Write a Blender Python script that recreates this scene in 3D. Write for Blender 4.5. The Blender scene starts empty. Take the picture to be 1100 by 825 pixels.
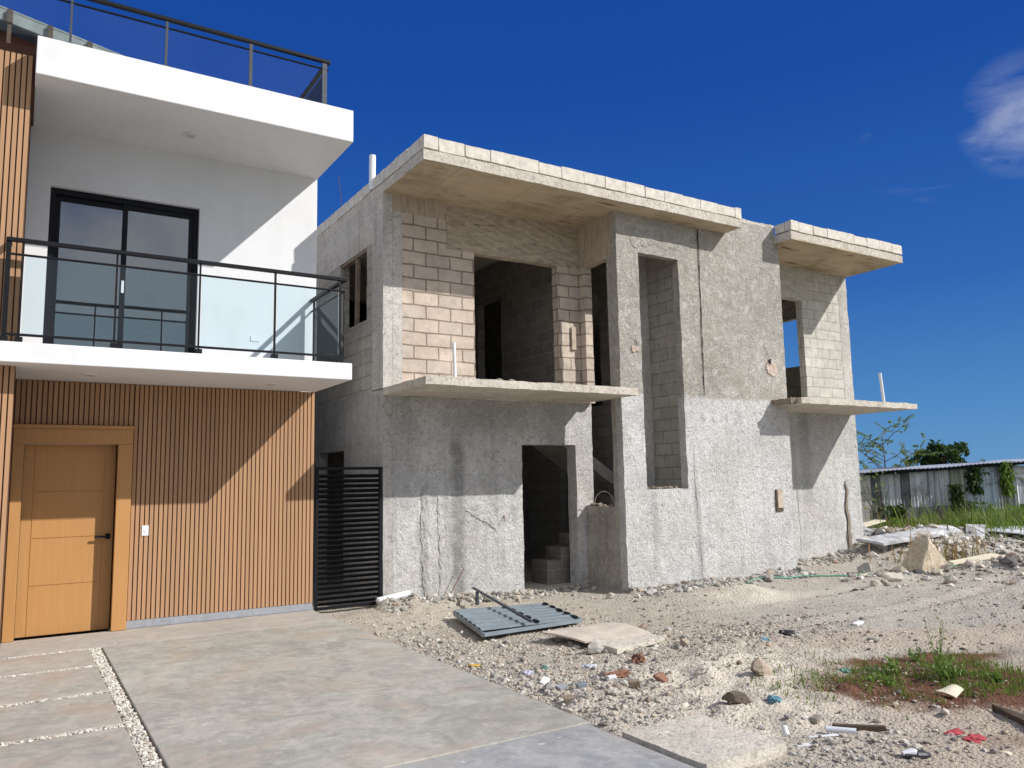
import bpy, math, random
import numpy as np
from mathutils import Vector, Matrix, noise as mnoise
random.seed(7); rng = np.random.default_rng(11)
S = bpy.context.scene
COL = S.collection
R = math.radians

# ------------------------------------------------------------------ nodes
class NT:
    def __init__(s, name):
        s.m = bpy.data.materials.new(name); s.m.use_nodes = True
        s.t = s.m.node_tree; s.b = s.t.nodes['Principled BSDF']
        s.b.inputs['Specular IOR Level'].default_value = .3
    def n(s, typ, **kw):
        x = s.t.nodes.new(typ)
        for k, v in kw.items(): setattr(x, k, v)
        return x
    def set(s, sock, v):
        if hasattr(v, 'is_linked') or isinstance(v, bpy.types.NodeSocket): s.t.links.new(v, sock)
        else:
            if isinstance(v, (tuple, list)) and len(v) == 3 and sock.type == 'RGBA': v = (*v, 1)
            sock.default_value = v
    def pos(s): return s.n('ShaderNodeNewGeometry').outputs['Position']
    def island(s): return s.n('ShaderNodeNewGeometry').outputs['Random Per Island']
    def uv(s): return s.n('ShaderNodeUVMap', uv_map='UVMap').outputs[0]
    def attr(s, a): return s.n('ShaderNodeAttribute', attribute_name=a).outputs['Color']
    def scale(s, v, sc, loc=(0, 0, 0)):
        m = s.n('ShaderNodeMapping'); s.set(m.inputs[0], v)
        m.inputs['Scale'].default_value = sc; m.inputs['Location'].default_value = loc
        return m.outputs[0]
    def noise(s, v, sc, det=4, rough=.55, dist=0):
        x = s.n('ShaderNodeTexNoise'); s.set(x.inputs['Vector'], v)
        x.inputs['Scale'].default_value = sc; x.inputs['Detail'].default_value = det
        x.inputs['Roughness'].default_value = rough; x.inputs['Distortion'].default_value = dist
        return x.outputs[0]
    def vor(s, v, sc, feature='F1', out=0):
        x = s.n('ShaderNodeTexVoronoi', feature=feature); s.set(x.inputs['Vector'], v)
        x.inputs['Scale'].default_value = sc
        return x.outputs[out]
    def wave(s, v, sc, dist=3, det=2, dsc=1, d='X', prof='SIN'):
        x = s.n('ShaderNodeTexWave', bands_direction=d, wave_profile=prof); s.set(x.inputs['Vector'], v)
        x.inputs['Scale'].default_value = sc; x.inputs['Distortion'].default_value = dist
        x.inputs['Detail'].default_value = det; x.inputs['Detail Scale'].default_value = dsc
        return x.outputs['Fac']
    def math(s, op, a, b=0, clamp=False):
        x = s.n('ShaderNodeMath', operation=op, use_clamp=clamp); s.set(x.inputs[0], a); s.set(x.inputs[1], b)
        return x.outputs[0]
    def mapr(s, v, a, b, c=0, d=1):
        x = s.n('ShaderNodeMapRange', clamp=True); s.set(x.inputs[0], v)
        for i, q in enumerate((a, b, c, d)): x.inputs[i + 1].default_value = q
        return x.outputs[0]
    def mix(s, f, a, b, bl='MIX'):
        x = s.n('ShaderNodeMix', data_type='RGBA', blend_type=bl)
        s.set(x.inputs[0], f); s.set(x.inputs[6], a); s.set(x.inputs[7], b)
        return x.outputs[2]
    def ramp(s, f, *st):
        x = s.n('ShaderNodeValToRGB'); s.set(x.inputs[0], f); e = x.color_ramp.elements
        while len(e) < len(st): e.new(.5)
        for q, (p, c) in zip(e, st): q.position = p; q.color = (*c, 1) if len(c) == 3 else c
        return x.outputs[0]
    def sep(s, v):
        x = s.n('ShaderNodeSeparateXYZ'); s.set(x.inputs[0], v); return x.outputs
    def bump(s, h, st=.5, d=.02, nrm=None):
        x = s.n('ShaderNodeBump'); s.set(x.inputs['Height'], h)
        x.inputs['Strength'].default_value = st; x.inputs['Distance'].default_value = d
        if nrm is not None: s.set(x.inputs['Normal'], nrm)
        return x.outputs[0]
    def out(s, col=None, rough=None, nrm=None, metal=None, spec=None):
        if col is not None: s.set(s.b.inputs['Base Color'], col)
        if rough is not None: s.set(s.b.inputs['Roughness'], rough)
        if nrm is not None: s.set(s.b.inputs['Normal'], nrm)
        if metal is not None: s.set(s.b.inputs['Metallic'], metal)
        if spec is not None: s.set(s.b.inputs['Specular IOR Level'], spec)
        return s.m

def g(v): return (v, v, v)
def plain(name, c, rough=.6, metal=0, var=.12, sc=14, bump=.15):
    k = NT(name); P = k.pos()
    f = k.noise(P, sc, 4)
    lo = tuple(x * (1 - var) for x in c); hi = tuple(min(1, x * (1 + var)) for x in c)
    return k.out(k.ramp(f, (.3, lo), (.7, hi)), rough, k.bump(k.noise(P, sc * 6, 3), bump, .004), metal)

def plaster(name, lo, hi, pit_shade, grain=42, bump=.9, upper=None, streak=.5, damp=None, stains=()):
    """rough dashed render: mottling, pits painted dark as self-shadow, vertical runs"""
    k = NT(name); P = k.pos()
    n1 = k.noise(P, .9, 5, .6); n2 = k.noise(P, 6, 5, .6); n3 = k.noise(P, grain, 6, .72); n4 = k.noise(P, grain * .3, 5, .65, .5)
    c = k.mix(k.mapr(k.math('ADD', k.math('MULTIPLY', n1, .6), k.math('MULTIPLY', n2, .4)), .38, .62), lo, hi)
    x, y, z = k.sep(P)[0:3]
    if upper:
        zz = k.math('ADD', z, k.math('MULTIPLY', k.math('SUBTRACT', n2, .5), .14))
        ulo, uhi, zb = upper
        cu = k.mix(k.mapr(k.math('ADD', k.math('MULTIPLY', n1, .5), k.math('MULTIPLY', n2, .5)), .36, .62), ulo, uhi)
        c = k.mix(k.mapr(zz, zb - .03, zb + .03), c, cu)
    st = k.noise(k.scale(P, (5, 5, .35)), 1.3, 4, .6)
    c = k.mix(k.mapr(st, .52, .72, 0, streak), c, tuple(v * .62 for v in lo), 'MIX')
    for (sx, w, z0, z1, am) in stains:
        wob = k.math('MULTIPLY', k.math('SUBTRACT', k.noise(P, 3, 3), .5), .16)
        d = k.math('ABSOLUTE', k.math('SUBTRACT', k.math('ADD', x, wob), sx))
        mk = k.mapr(d, w, w * .35)
        mk = k.math('MULTIPLY', mk, k.math('MULTIPLY', k.mapr(z, z0 - .15, z0 + .1), k.mapr(z, z1 + .1, z1 - .25)))
        mk = k.math('MULTIPLY', mk, k.mapr(n2, .25, .6, am * .5, am))
        c = k.mix(mk, c, tuple(v * .5 for v in lo))
    if damp:
        mk = k.math('MULTIPLY', k.mapr(k.math('ADD', z, k.math('MULTIPLY', n2, .5)), damp + .15, damp - .1), .6)
        c = k.mix(mk, c, tuple(v * .6 for v in lo))
    pits = k.math('MULTIPLY', k.mapr(n3, .48, .36), k.mapr(n2, .35, .6, .45, 1))  # self-shadow of the rough grain, painted as dark specks
    c = k.mix(k.math('MULTIPLY', pits, .85), c, pit_shade)
    c = k.mix(k.math('MULTIPLY', k.mapr(n4, .58, .7), .25), c, tuple(min(1, v * 1.2) for v in hi))
    n5 = k.noise(P, grain * 2.3, 4, .7)
    c = k.mix(k.math('MULTIPLY', k.mapr(n5, .44, .34), .4), c, pit_shade)
    n6 = k.noise(P, 13, 6, .72, 1.0); c = k.mix(k.math('MULTIPLY', k.mapr(n6, .46, .34), .75), c, tuple(v * .52 for v in lo))
    nw = k.noise(P, .7, 6, .65, .5); c = k.mix(k.mapr(nw, .46, .64, 0, .28), c, k.mix(1, c, (.93, .85, .75), 'MULTIPLY'))
    n7 = k.noise(P, 2.4, 6, .7, .3); c = k.mix(k.mapr(n7, .5, .66, 0, .4), c, tuple(v * .74 for v in lo))
    n8 = k.noise(k.scale(P, (1, 1, 1)), 5, 7, .75, 1.5); c = k.mix(k.mapr(n8, .54, .60, 0, .3), c, tuple(min(1, v * 1.1) for v in hi))
    h = k.math('ADD', k.math('ADD', n3, k.math('MULTIPLY', n5, .7)), k.math('MULTIPLY', n6, 2.2))
    return k.out(c, .95, k.bump(h, bump, .021), spec=.1)

def blocks(name, c1, c2, mortar, bump=.8, msize=.012, dist=.02, smear=0, lump=.5):
    k = NT(name); U = k.uv(); P = k.pos()
    wob = k.n('ShaderNodeVectorMath', operation='MULTIPLY_ADD')
    nz = k.n('ShaderNodeTexNoise'); k.set(nz.inputs['Vector'], P); nz.inputs['Scale'].default_value = 3.5; nz.inputs['Detail'].default_value = 3
    k.set(wob.inputs[0], nz.outputs['Color']); wob.inputs[1].default_value = (.03, .034, 0); k.set(wob.inputs[2], U)
    b = k.n('ShaderNodeTexBrick', offset=.5); k.set(b.inputs['Vector'], wob.outputs[0])
    b.inputs['Color1'].default_value = (*c1, 1); b.inputs['Color2'].default_value = (*c2, 1); b.inputs['Mortar'].default_value = (*mortar, 1)
    b.inputs['Scale'].default_value = 1; b.inputs['Brick Width'].default_value = .4; b.inputs['Row Height'].default_value = .2
    b.inputs['Mortar Size'].default_value = msize; b.inputs['Mortar Smooth'].default_value = .25; b.inputs['Bias'].default_value = -.1
    n2 = k.noise(P, 7, 5, .6); n3 = k.noise(P, 60, 4, .7)
    c = k.mix(k.mapr(n2, .35, .68, 0, .55), b.outputs['Color'], k.mix(1, b.outputs['Color'], (.62, .6, .58), 'MULTIPLY'))
    c = k.mix(k.mapr(n3, .44, .32, 0, .6), c, tuple(v * .5 for v in c1))
    if smear: c = k.mix(k.mapr(k.noise(P, 1.7, 5, .65), .56, .66, 0, smear), c, tuple(v * 1.12 for v in c1))
    h = k.math('ADD', k.math('MULTIPLY', k.math('SUBTRACT', 1, b.outputs['Fac']), 1), k.math('MULTIPLY', n3, lump))
    return k.out(c, .95, k.bump(h, bump, dist), spec=.1)

def formwork(name, lo, hi, vert=False, sc=1.0, stain=(.2, .11, .06)):
    """concrete cast against boards: grain, board joints, rusty patches"""
    k = NT(name); P = k.pos()
    Q = k.scale(P, (3, 3, 11) if not vert else (12, 12, 1.5))
    w = k.wave(Q, .55 * sc, 9, 3, .7, 'DIAGONAL'); n1 = k.noise(Q, 1.1, 5, .6, 1.2); n2 = k.noise(P, 3.2, 5, .65); n3 = k.noise(P, 70, 3)
    n9 = k.noise(Q, 4.5, 5, .7, .6); f = k.math('ADD', k.math('ADD', k.math('MULTIPLY', w, .06), k.math('MULTIPLY', n1, .54)), k.math('MULTIPLY', n9, .40))
    c = k.ramp(f, (.33, tuple(v * .5 for v in lo)), (.42, lo), (.6, hi))
    c = k.mix(k.mapr(n2, .58, .72, 0, .5), c, tuple(v * .55 for v in lo))
    c = k.mix(k.mapr(k.noise(P, 1.1, 4, .6), .6, .75, 0, .55), c, stain)
    h = k.math('ADD', k.math('MULTIPLY', f, 1), k.math('MULTIPLY', n3, .3))
    return k.out(c, .9, k.bump(h, .7, .02), spec=.1)

def soffit_mat(name, lo, hi):
    k = NT(name); P = k.pos()
    n1 = k.noise(P, 1.3, 5, .6, .6); n2 = k.noise(k.scale(P, (2, 9, 2)), 1, 4, .6); n3 = k.noise(P, 50, 3)
    c = k.ramp(k.math('ADD', k.math('MULTIPLY', n1, .6), k.math('MULTIPLY', n2, .4)), (.36, lo), (.5, hi), (.64, tuple(v * 1.12 for v in hi)))
    x, y, z = k.sep(P)[0:3]
    j = k.math('PINGPONG', x, .61); jm = k.mapr(j, .004, .009, .55, 0)
    c = k.mix(jm, c, tuple(v * .5 for v in lo))
    rs = k.math('MULTIPLY', k.mapr(k.noise(k.scale(P, (1, 6, 1)), 1.0, 3), .66, .7), .8)
    c = k.mix(rs, c, (.13, .06, .03))
    return k.out(c, .9, k.bump(k.math('ADD', n2, k.math('MULTIPLY', n3, .4)), .35, .012), spec=.1)

M = {}
def glass_mat(name, tint, refl=1.0, alpha_mix=.0, ior=1.5):
    k = NT(name); t = k.t; t.nodes.remove(k.b)
    o = t.nodes['Material Output']; tr = k.n('ShaderNodeBsdfTransparent'); tr.inputs[0].default_value = (*tint, 1)
    gl = k.n('ShaderNodeBsdfGlossy'); gl.inputs['Roughness'].default_value = .01; gl.inputs['Color'].default_value = (refl, refl, refl, 1)
    fr = k.n('ShaderNodeFresnel'); fr.inputs[0].default_value = ior
    P = k.pos(); k.set(gl.inputs['Normal'], k.bump(k.noise(P, .8, 2), .03, .05))
    mx = k.n('ShaderNodeMixShader'); k.set(mx.inputs[0], k.math('ADD', fr.outputs[0], alpha_mix, True)); k.set(mx.inputs[1], tr.outputs[0]); k.set(mx.inputs[2], gl.outputs[0])
    t.links.new(mx.outputs[0], o.inputs[0]); return k.m

def make_materials():
    k = NT('white_paint'); P = k.pos()
    wn_ = k.math('ADD', k.math('MULTIPLY', k.noise(P, 1.4, 6, .6), .6), k.math('MULTIPLY', k.noise(k.scale(P, (5, 5, .5)), 1, 5, .6), .4)); M['white'] = k.out(k.ramp(wn_, (.34, (.685, .69, .70)), (.5, (.74, .745, .755)), (.66, (.76, .765, .78))), .75, k.bump(k.math('ADD', k.noise(P, 70, 4), k.math('MULTIPLY', k.noise(P, 3, 3), 2)), .25, .006), spec=.2)
    def clad(name, c):
        k = NT(name); P = k.pos(); r = k.island()
        gr = k.noise(k.scale(P, (60, 60, 1.6)), 1, 4, .6)
        a = k.mix(r, tuple(v * .93 for v in c), tuple(min(1, v * 1.07) for v in c))
        a = k.mix(k.mapr(gr, .3, .7, 0, .35), a, tuple(v * .72 for v in c))
        return k.out(a, .6, k.bump(gr, .2, .003), spec=.25)
    M['clad'] = clad('tan_cladding', (.44, .258, .143)); M['clad_back'] = plain('cladding_groove', (.10, .05, .028), .8)
    k = NT('ochre_door'); P = k.pos(); gr = k.noise(k.scale(P, (30, 30, 1.5)), 1, 4, .6)
    M['door'] = k.out(k.ramp(gr, (.3, (.455, .235, .085)), (.7, (.50, .265, .10))), .5, k.bump(gr, .06, .002), spec=.3)
    M['black'] = plain('black_metal', (.010, .011, .014), .5, .0, .2, 30, .05); M['black'].node_tree.nodes['Principled BSDF'].inputs['Specular IOR Level'].default_value = .14
    M['darkgrey'] = plain('dark_grey_metal', (.05, .06, .075), .5, .0, .2, 30, .05)
    M['plinth'] = plain('grey_plinth_tile', (.30, .315, .34), .5)
    M['glass'] = glass_mat('railing_glass', (.88, .945, .97), .9, .0, 1.28)
    M['pane'] = glass_mat('window_pane', (.74, .79, .80), .9, .14)
    M['room'] = plain('room_wall', (.74, .74, .74), .8)
    M['pvc'] = plain('white_pvc', (.75, .76, .78), .35, 0, .06, 20, .05)
    M['canopy'] = plain('weathered_grey_metal', (.27, .275, .26), .7, 0, .25, 5, .2)
    M['brownband'] = plain('brown_band', (.13, .055, .035), .8)
    # grey house
    M['pl_front'] = plaster('front_render', (.58, .57, .55), (.80, .79, .77), (.22, .21, .20), stains=((5.48, .15, -.3, 2.35, .95), (4.93, .10, -.1, 1.75, .5), (6.0, .9, 2.35, 2.9, .55), (4.6, .25, 1.2, 2.9, .45), (7.2, .3, 1.9, 2.9, .35), (13.2, .22, 1.0, 2.9, .5), (12.2, .15, -.2, 2.0, .35)), damp=.02)
    M['pl_tower'] = plaster('tower_render', (.63, .625, .61), (.84, .835, .82), (.22, .215, .205), grain=40, bump=1, upper=((.39, .36, .31), (.60, .565, .505), 2.91), streak=.35, stains=((8.38, .1, .2, 1.5, .4), (9.3, .1, -.2, 1.5, .4)), damp=.05)
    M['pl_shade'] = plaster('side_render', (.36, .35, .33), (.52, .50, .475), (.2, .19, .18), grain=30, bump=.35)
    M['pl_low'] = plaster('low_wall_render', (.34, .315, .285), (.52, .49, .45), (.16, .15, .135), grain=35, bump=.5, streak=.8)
    M['bl_pink'] = blocks('pinkish_blocks', (.67, .565, .47), (.56, .49, .425), (.31, .245, .195), .9, .0115, .022, .4)
    M['bl_grey'] = blocks('grey_blocks', (.62, .60, .54), (.52, .505, .455), (.36, .345, .315), .5, .008, .012, .5)
    M['bl_dark'] = blocks('shaded_inner_blocks', (.26, .23, .205), (.20, .18, .165), (.34, .31, .28), .6, .010, .01, .3)  # darker copy of the block colour, carrying the dimness of the rooms
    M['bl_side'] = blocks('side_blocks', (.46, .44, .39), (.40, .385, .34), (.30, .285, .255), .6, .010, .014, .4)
    M['form'] = formwork('formwork_concrete', (.36, .30, .23), (.53, .46, .37))
    M['formv'] = formwork('formwork_concrete_drips', (.40, .325, .25), (.54, .46, .375), True)
    M['formg'] = formwork('grey_formwork_concrete', (.42, .405, .36), (.57, .55, .49), stain=(.3, .28, .24))
    M['conc'] = plaster('cast_concrete', (.54, .495, .425), (.70, .655, .575), (.26, .24, .21), grain=30, bump=.45, streak=.4)
    M['colconc'] = plaster('column_concrete', (.47, .45, .42), (.62, .59, .55), (.28, .26, .24), grain=26, bump=.3, streak=.6)
    M['soffit'] = soffit_mat('soffit_concrete', (.31, .245, .165), (.46, .38, .27))
    M['parapet'] = plain('parapet_block', (.62, .585, .515), .95, 0, .18, 9, .6)
    M['crack'] = plain('crack_shadow', (.03, .028, .026), .95)
    M['brokenblock'] = plain('broken_block', (.52, .42, .35), .95, 0, .25, 14, .9)
    M['rawbrown'] = plain('raw_concrete_patch', (.24, .20, .155), .95, 0, .3, 18, 1)
    M['wood'] = plain('grey_timber', (.24, .19, .14), .85, 0, .25, 12, .5)
    M['paleboard'] = plain('pale_board', (.50, .41, .32), .85, 0, .2, 10, .4)
    M['green'] = plain('green_plastic', (.12, .30, .03), .5)
    # ground
    def gmat(name, fine=30, bs=.6, bd=.02):
        k = NT(name); P = k.pos(); a = k.attr('Col')
        n2 = k.noise(P, 4, 6, .65); n3 = k.noise(P, fine, 5, .7); v = k.vor(P, fine * 1.1)
        c = k.mix(k.mapr(n2, .35, .7, 0, .4), a, k.mix(1, a, (.78, .74, .70), 'MULTIPLY'))
        c = k.mix(k.mapr(n3, .45, .3, 0, .55), c, k.mix(1, c, (.55, .52, .48), 'MULTIPLY'))
        c = k.mix(k.mapr(n3, .56, .68, 0, .4), c, k.mix(1, c, (1.25, 1.24, 1.22), 'MULTIPLY'))
        h = k.math('ADD', n3, k.math('MULTIPLY', v, -.5))
        return k.out(c, .95, k.bump(h, bs, bd), spec=.08)
    M['ground'] = gmat('site_soil', 34, 1.0, .03)
    k = NT('stones'); P = k.pos(); a = k.attr('Col'); n3 = k.noise(P, 55, 4, .7)
    M['stone'] = k.out(k.mix(k.mapr(n3, .35, .65, 0, .6), a, k.mix(1, a, (.62, .6, .57), 'MULTIPLY')), .9, k.bump(n3, .7, .012), spec=.1)
    def concrete_slab(name, a, b, r, sc=1):
        k = NT(name); P = k.pos()
        n1 = k.noise(P, .75 * sc, 6, .6, .4); n2 = k.noise(P, 3.6 * sc, 7, .7, .9); n3 = k.noise(P, 60, 5, .72); n4 = k.noise(P, 15, 5, .7)
        f = k.math('ADD', k.math('ADD', k.math('MULTIPLY', n1, .3), k.math('MULTIPLY', n2, .47)), k.math('MULTIPLY', n4, .23))
        c = k.ramp(f, (.36, tuple(v * .80 for v in a)), (.46, a), (.56, b), (.66, tuple(v * 1.1 for v in b)))
        c = k.mix(k.mapr(k.noise(P, 1.7, 6, .65, .4), .5, .68, 0, .7), c, r)
        c = k.mix(k.mapr(k.noise(P, 4.5, 6, .72, .6), .54, .66, 0, .5), c, tuple(v * .74 for v in a))
        c = k.mix(k.mapr(k.noise(P, 6, 5, .7, .8), .56, .66, 0, .35), c, tuple(v * 1.22 for v in b))
        c = k.mix(k.mapr(n3, .42, .3, 0, .4), c, tuple(v * .55 for v in a))
        c = k.mix(k.mapr(k.noise(P, 9, 3), .70, .73, 0, .6), c, (.66, .65, .61))
        return k.out(c, k.mapr(n2, .3, .7, .65, .88), k.bump(k.math('ADD', n4, k.math('MULTIPLY', n3, .6)), .3, .006), spec=.25)
    M['drive'] = concrete_slab('driveway_concrete', (.325, .312, .278), (.43, .41, .36), (.42, .34, .27))
    M['walk'] = concrete_slab('pavement_concrete', (.29, .295, .30), (.38, .38, .375), (.37, .335, .295))
    M['paver'] = concrete_slab('paver_concrete', (.33, .31, .275), (.42, .385, .335), (.41, .30, .23), 1.2)
    M['porch'] = concrete_slab('porch_concrete', (.38, .355, .325), (.45, .415, .375), (.43, .37, .31))
    M['panelgrey'] = plain('blue_grey_sheet_metal', (.25, .295, .33), .5, .3, .12, 6, .1)
    M['board'] = plain('dusty_brown_board', (.53, .465, .395), .9, 0, .15, 5, .4)
    M['tile_white'] = plain('white_tile', (.72, .73, .74), .4)
    M['rust'] = plain('rusty_metal', (.20, .10, .065), .85, 0, .4, 14, .7)
    M['red'] = plain('red_cloth', (.38, .06, .07), .8, 0, .2, 20, .5)
    M['blue'] = plain('blue_plastic', (.13, .27, .34), .5)
    M['teal'] = plain('green_bag_plastic', (.10, .22, .17), .45)
    M['lav'] = plain('pale_wrapper', (.46, .47, .53), .5)
    M['yellow'] = plain('yellow_scrap', (.52, .34, .08), .6)
    M['dkbag'] = plain('black_bag', (.03, .03, .035), .5)
    M['cream'] = plain('cream_sheet', (.66, .6, .45), .7)
    M['sheetw'] = plain('white_sheet', (.66, .67, .72), .5, 0, .15, 4)
    M['tornboard'] = plain('torn_white_board', (.44, .44, .45), .8, 0, .5, 5, 1)
    M['hose'] = plain('green_hose', (.12, .32, .22), .5)
    M['darkwood'] = plain('dark_timber', (.10, .07, .05), .85, 0, .3, 12, .5)
    def leafm(name, a, b, tr=.25):
        k = NT(name); r = k.island()
        c = k.mix(r, a, b); k.out(c, .55, spec=.3)
        k.b.inputs['Subsurface Weight'].default_value = 0
        o = k.t.nodes['Material Output']; tl = k.n('ShaderNodeBsdfTranslucent'); k.set(tl.inputs[0], k.mix(1, c, (1.3, 1.5, .6), 'MULTIPLY'))
        mx = k.n('ShaderNodeMixShader'); mx.inputs[0].default_value = tr
        k.t.links.new(k.b.outputs[0], mx.inputs[1]); k.t.links.new(tl.outputs[0], mx.inputs[2]); k.t.links.new(mx.outputs[0], o.inputs[0])
        return k.m
    M['leaf_dark'] = leafm('dark_leaves', (.022, .048, .014), (.06, .105, .03))
    M['leaf_mid'] = leafm('mid_leaves', (.10, .17, .03), (.19, .28, .07))
    M['leaf_pale'] = leafm('pale_leaves', (.12, .19, .06), (.24, .31, .11))
    M['grass'] = leafm('grass_blades', (.08, .13, .025), (.20, .26, .075), .3)
    M['drygrass'] = leafm('dry_grass', (.24, .20, .08), (.30, .17, .10), .25)
    M['bark'] = plain('bark', (.13, .10, .075), .9, 0, .25, 15, .6)
    def corr(name, a, b, st):
        k = NT(name); P = k.pos()
        n = k.noise(k.scale(P, (9, 9, .45)), 1, 5, .7); n2 = k.noise(P, 2.2, 6, .65)
        c = k.mix(k.mapr(n, .38, .6), a, b); c = k.mix(k.mapr(n2, .52, .68, 0, .7), c, st)
        return k.out(c, .7, k.bump(n, .2, .01), .0)
    M['corr1'] = corr('weathered_sheet', (.24, .26, .30), (.66, .68, .70), (.13, .12, .11))
    M['corr2'] = corr('bluish_sheet', (.24, .32, .46), (.70, .76, .84), (.14, .15, .17))
    M['corr3'] = corr('mossy_sheet', (.22, .25, .19), (.50, .54, .44), (.10, .12, .07))
    M['corrw'] = corr('bright_sheet', (.55, .58, .62), (.75, .77, .80), (.4, .38, .36))
    M['darkbase'] = plain('dark_wall_and_shade', (.15, .155, .165), .95, 0, .4, 3, .5)
    M['soil_dark'] = plain('dark_earth', (.11, .065, .045), .95)
make_materials()

# ------------------------------------------------------------------ mesh building
class MB:
    def __init__(s): s.v = []; s.f = []; s.mi = []; s.c = None
    def add(s, vs, fs, mi=0):
        o = len(s.v); s.v += [tuple(p) for p in vs]
        for f in fs: s.f.append(tuple(i + o for i in f)); s.mi.append(mi)
        return s
    def box(s, x0, x1, y0, y1, z0, z1, mi=0):
        v = [(x, y, z) for z in (z0, z1) for y in (y0, y1) for x in (x0, x1)]
        return s.add(v, [(0, 2, 3, 1), (4, 5, 7, 6), (0, 1, 5, 4), (2, 6, 7, 3), (0, 4, 6, 2), (1, 3, 7, 5)], mi)
    def obox(s, c, ax, half, mi=0):
        """oriented box: centre, three axis vectors, half sizes"""
        c = Vector(c); a = [Vector(q).normalized() * h for q, h in zip(ax, half)]
        v = [c + a[0] * i + a[1] * j + a[2] * k for k in (-1, 1) for j in (-1, 1) for i in (-1, 1)]
        return s.add(v, [(0, 2, 3, 1), (4, 5, 7, 6), (0, 1, 5, 4), (2, 6, 7, 3), (0, 4, 6, 2), (1, 3, 7, 5)], mi)
    def beam(s, p0, p1, w, h, mi=0):
        p0, p1 = Vector(p0), Vector(p1); d = (p1 - p0)
        up = Vector((0, 0, 1)) if abs(d.normalized().z) < .95 else Vector((0, 1, 0))
        sx = d.cross(up).normalized(); uz = sx.cross(d).normalized()
        return s.obox((p0 + p1) / 2, (d, sx, uz), (d.length / 2, w / 2, h / 2), mi)
    def tube(s, pts, r, n=8, mi=0, cap=True):
        pts = [Vector(p) for p in pts]; rs = r if isinstance(r, (list, tuple)) else [r] * len(pts)
        o = len(s.v); prev = None
        for i, p in enumerate(pts):
            d = (pts[min(i + 1, len(pts) - 1)] - pts[max(i - 1, 0)]).normalized()
            if prev is None: a = d.orthogonal().normalized()
            else: a = (prev - d * prev.dot(d)).normalized()
            prev = a; b = d.cross(a)
            for k in range(n):
                t = 2 * math.pi * k / n; s.v.append(tuple(p + (a * math.cos(t) + b * math.sin(t)) * rs[i]))
        for i in range(len(pts) - 1):
            for k in range(n):
                s.f.append((o + i * n + k, o + i * n + (k + 1) % n, o + (i + 1) * n + (k + 1) % n, o + (i + 1) * n + k)); s.mi.append(mi)
        if cap:
            s.f.append(tuple(o + k for k in range(n))[::-1]); s.mi.append(mi)
            e = o + (len(pts) - 1) * n; s.f.append(tuple(e + k for k in range(n))); s.mi.append(mi)
        return s
    def wall(s, axis, c0, c1, u0, u1, w0, w1, holes=(), step=.09, mi=0):
        """slab c0..c1 thick along axis, spanning u,w, with rectangular holes; gridded so its edges can wobble.
        axis 'y': u=x,w=z; axis 'x': u=y,w=z; axis 'z': u=x,w=y"""
        def lines(a, b, cuts):
            q = sorted({a, b, *[c for c in cuts if a < c < b]}); o = []
            for i in range(len(q) - 1):
                n = max(1, int(math.ceil((q[i + 1] - q[i]) / step)))
                o += [q[i] + (q[i + 1] - q[i]) * j / n for j in range(n)]
            return o + [b]
        us = lines(u0, u1, [h[0] for h in holes] + [h[1] for h in holes]); ws = lines(w0, w1, [h[2] for h in holes] + [h[3] for h in holes])
        nu, nw = len(us) - 1, len(ws) - 1
        def solid(i, j):
            if i < 0 or j < 0 or i >= nu or j >= nw: return False
            u = (us[i] + us[i + 1]) / 2; w = (ws[j] + ws[j + 1]) / 2
            return not any(h[0] < u < h[1] and h[2] < w < h[3] for h in holes)
        P = {'y': lambda c, u, w: (u, c, w), 'x': lambda c, u, w: (c, u, w), 'z': lambda c, u, w: (u, w, c)}[axis]
        idx = {}
        def vid(k, i, j):
            if (k, i, j) not in idx:
                idx[(k, i, j)] = len(s.v); s.v.append(P((c0, c1)[k], us[i], ws[j]))
            return idx[(k, i, j)]
        flip = axis == 'x' or axis == 'z'
        def face(*q):
            s.f.append(tuple(q) if not flip else tuple(q)[::-1]); s.mi.append(mi)
        for i in range(nu):
            for j in range(nw):
                if not solid(i, j): continue
                face(vid(0, i, j), vid(0, i + 1, j), vid(0, i + 1, j + 1), vid(0, i, j + 1))
                face(vid(1, i, j), vid(1, i, j + 1), vid(1, i + 1, j + 1), vid(1, i + 1, j))
                if not solid(i - 1, j): face(vid(0, i, j), vid(0, i, j + 1), vid(1, i, j + 1), vid(1, i, j))
                if not solid(i + 1, j): face(vid(0, i + 1, j), vid(1, i + 1, j), vid(1, i + 1, j + 1), vid(0, i + 1, j + 1))
                if not solid(i, j - 1): face(vid(0, i, j), vid(1, i, j), vid(1, i + 1, j), vid(0, i + 1, j))
                if not solid(i, j + 1): face(vid(0, i, j + 1), vid(0, i + 1, j + 1), vid(1, i + 1, j + 1), vid(1, i, j + 1))
        return s
    def rough(s, a=.008, f=4., a2=.004, f2=22.):
        for i, p in enumerate(s.v):
            q = Vector(p); d = mnoise.noise_vector(q * f) * a + mnoise.noise_vector(q * f2) * a2
            s.v[i] = tuple(q + d)
        return s
    def build(s, name, mats, parent=None, smooth=False, bevel=0, cols=None):
        me = bpy.data.meshes.new(name)
        me.from_pydata(s.v, [], s.f); me.update()
        if not isinstance(mats, (list, tuple)): mats = [mats]
        for m in mats: me.materials.append(M[m] if isinstance(m, str) else m)
        if len(mats) > 1: me.polygons.foreach_set('material_index', s.mi)
        nl = len(me.loops); co = np.empty(len(me.vertices) * 3); me.vertices.foreach_get('co', co); co = co.reshape(-1, 3)
        vi = np.empty(nl, int); me.loops.foreach_get('vertex_index', vi)
        pn = np.empty(len(me.polygons) * 3); me.polygons.foreach_get('normal', pn); pn = np.abs(pn.reshape(-1, 3))
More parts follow.
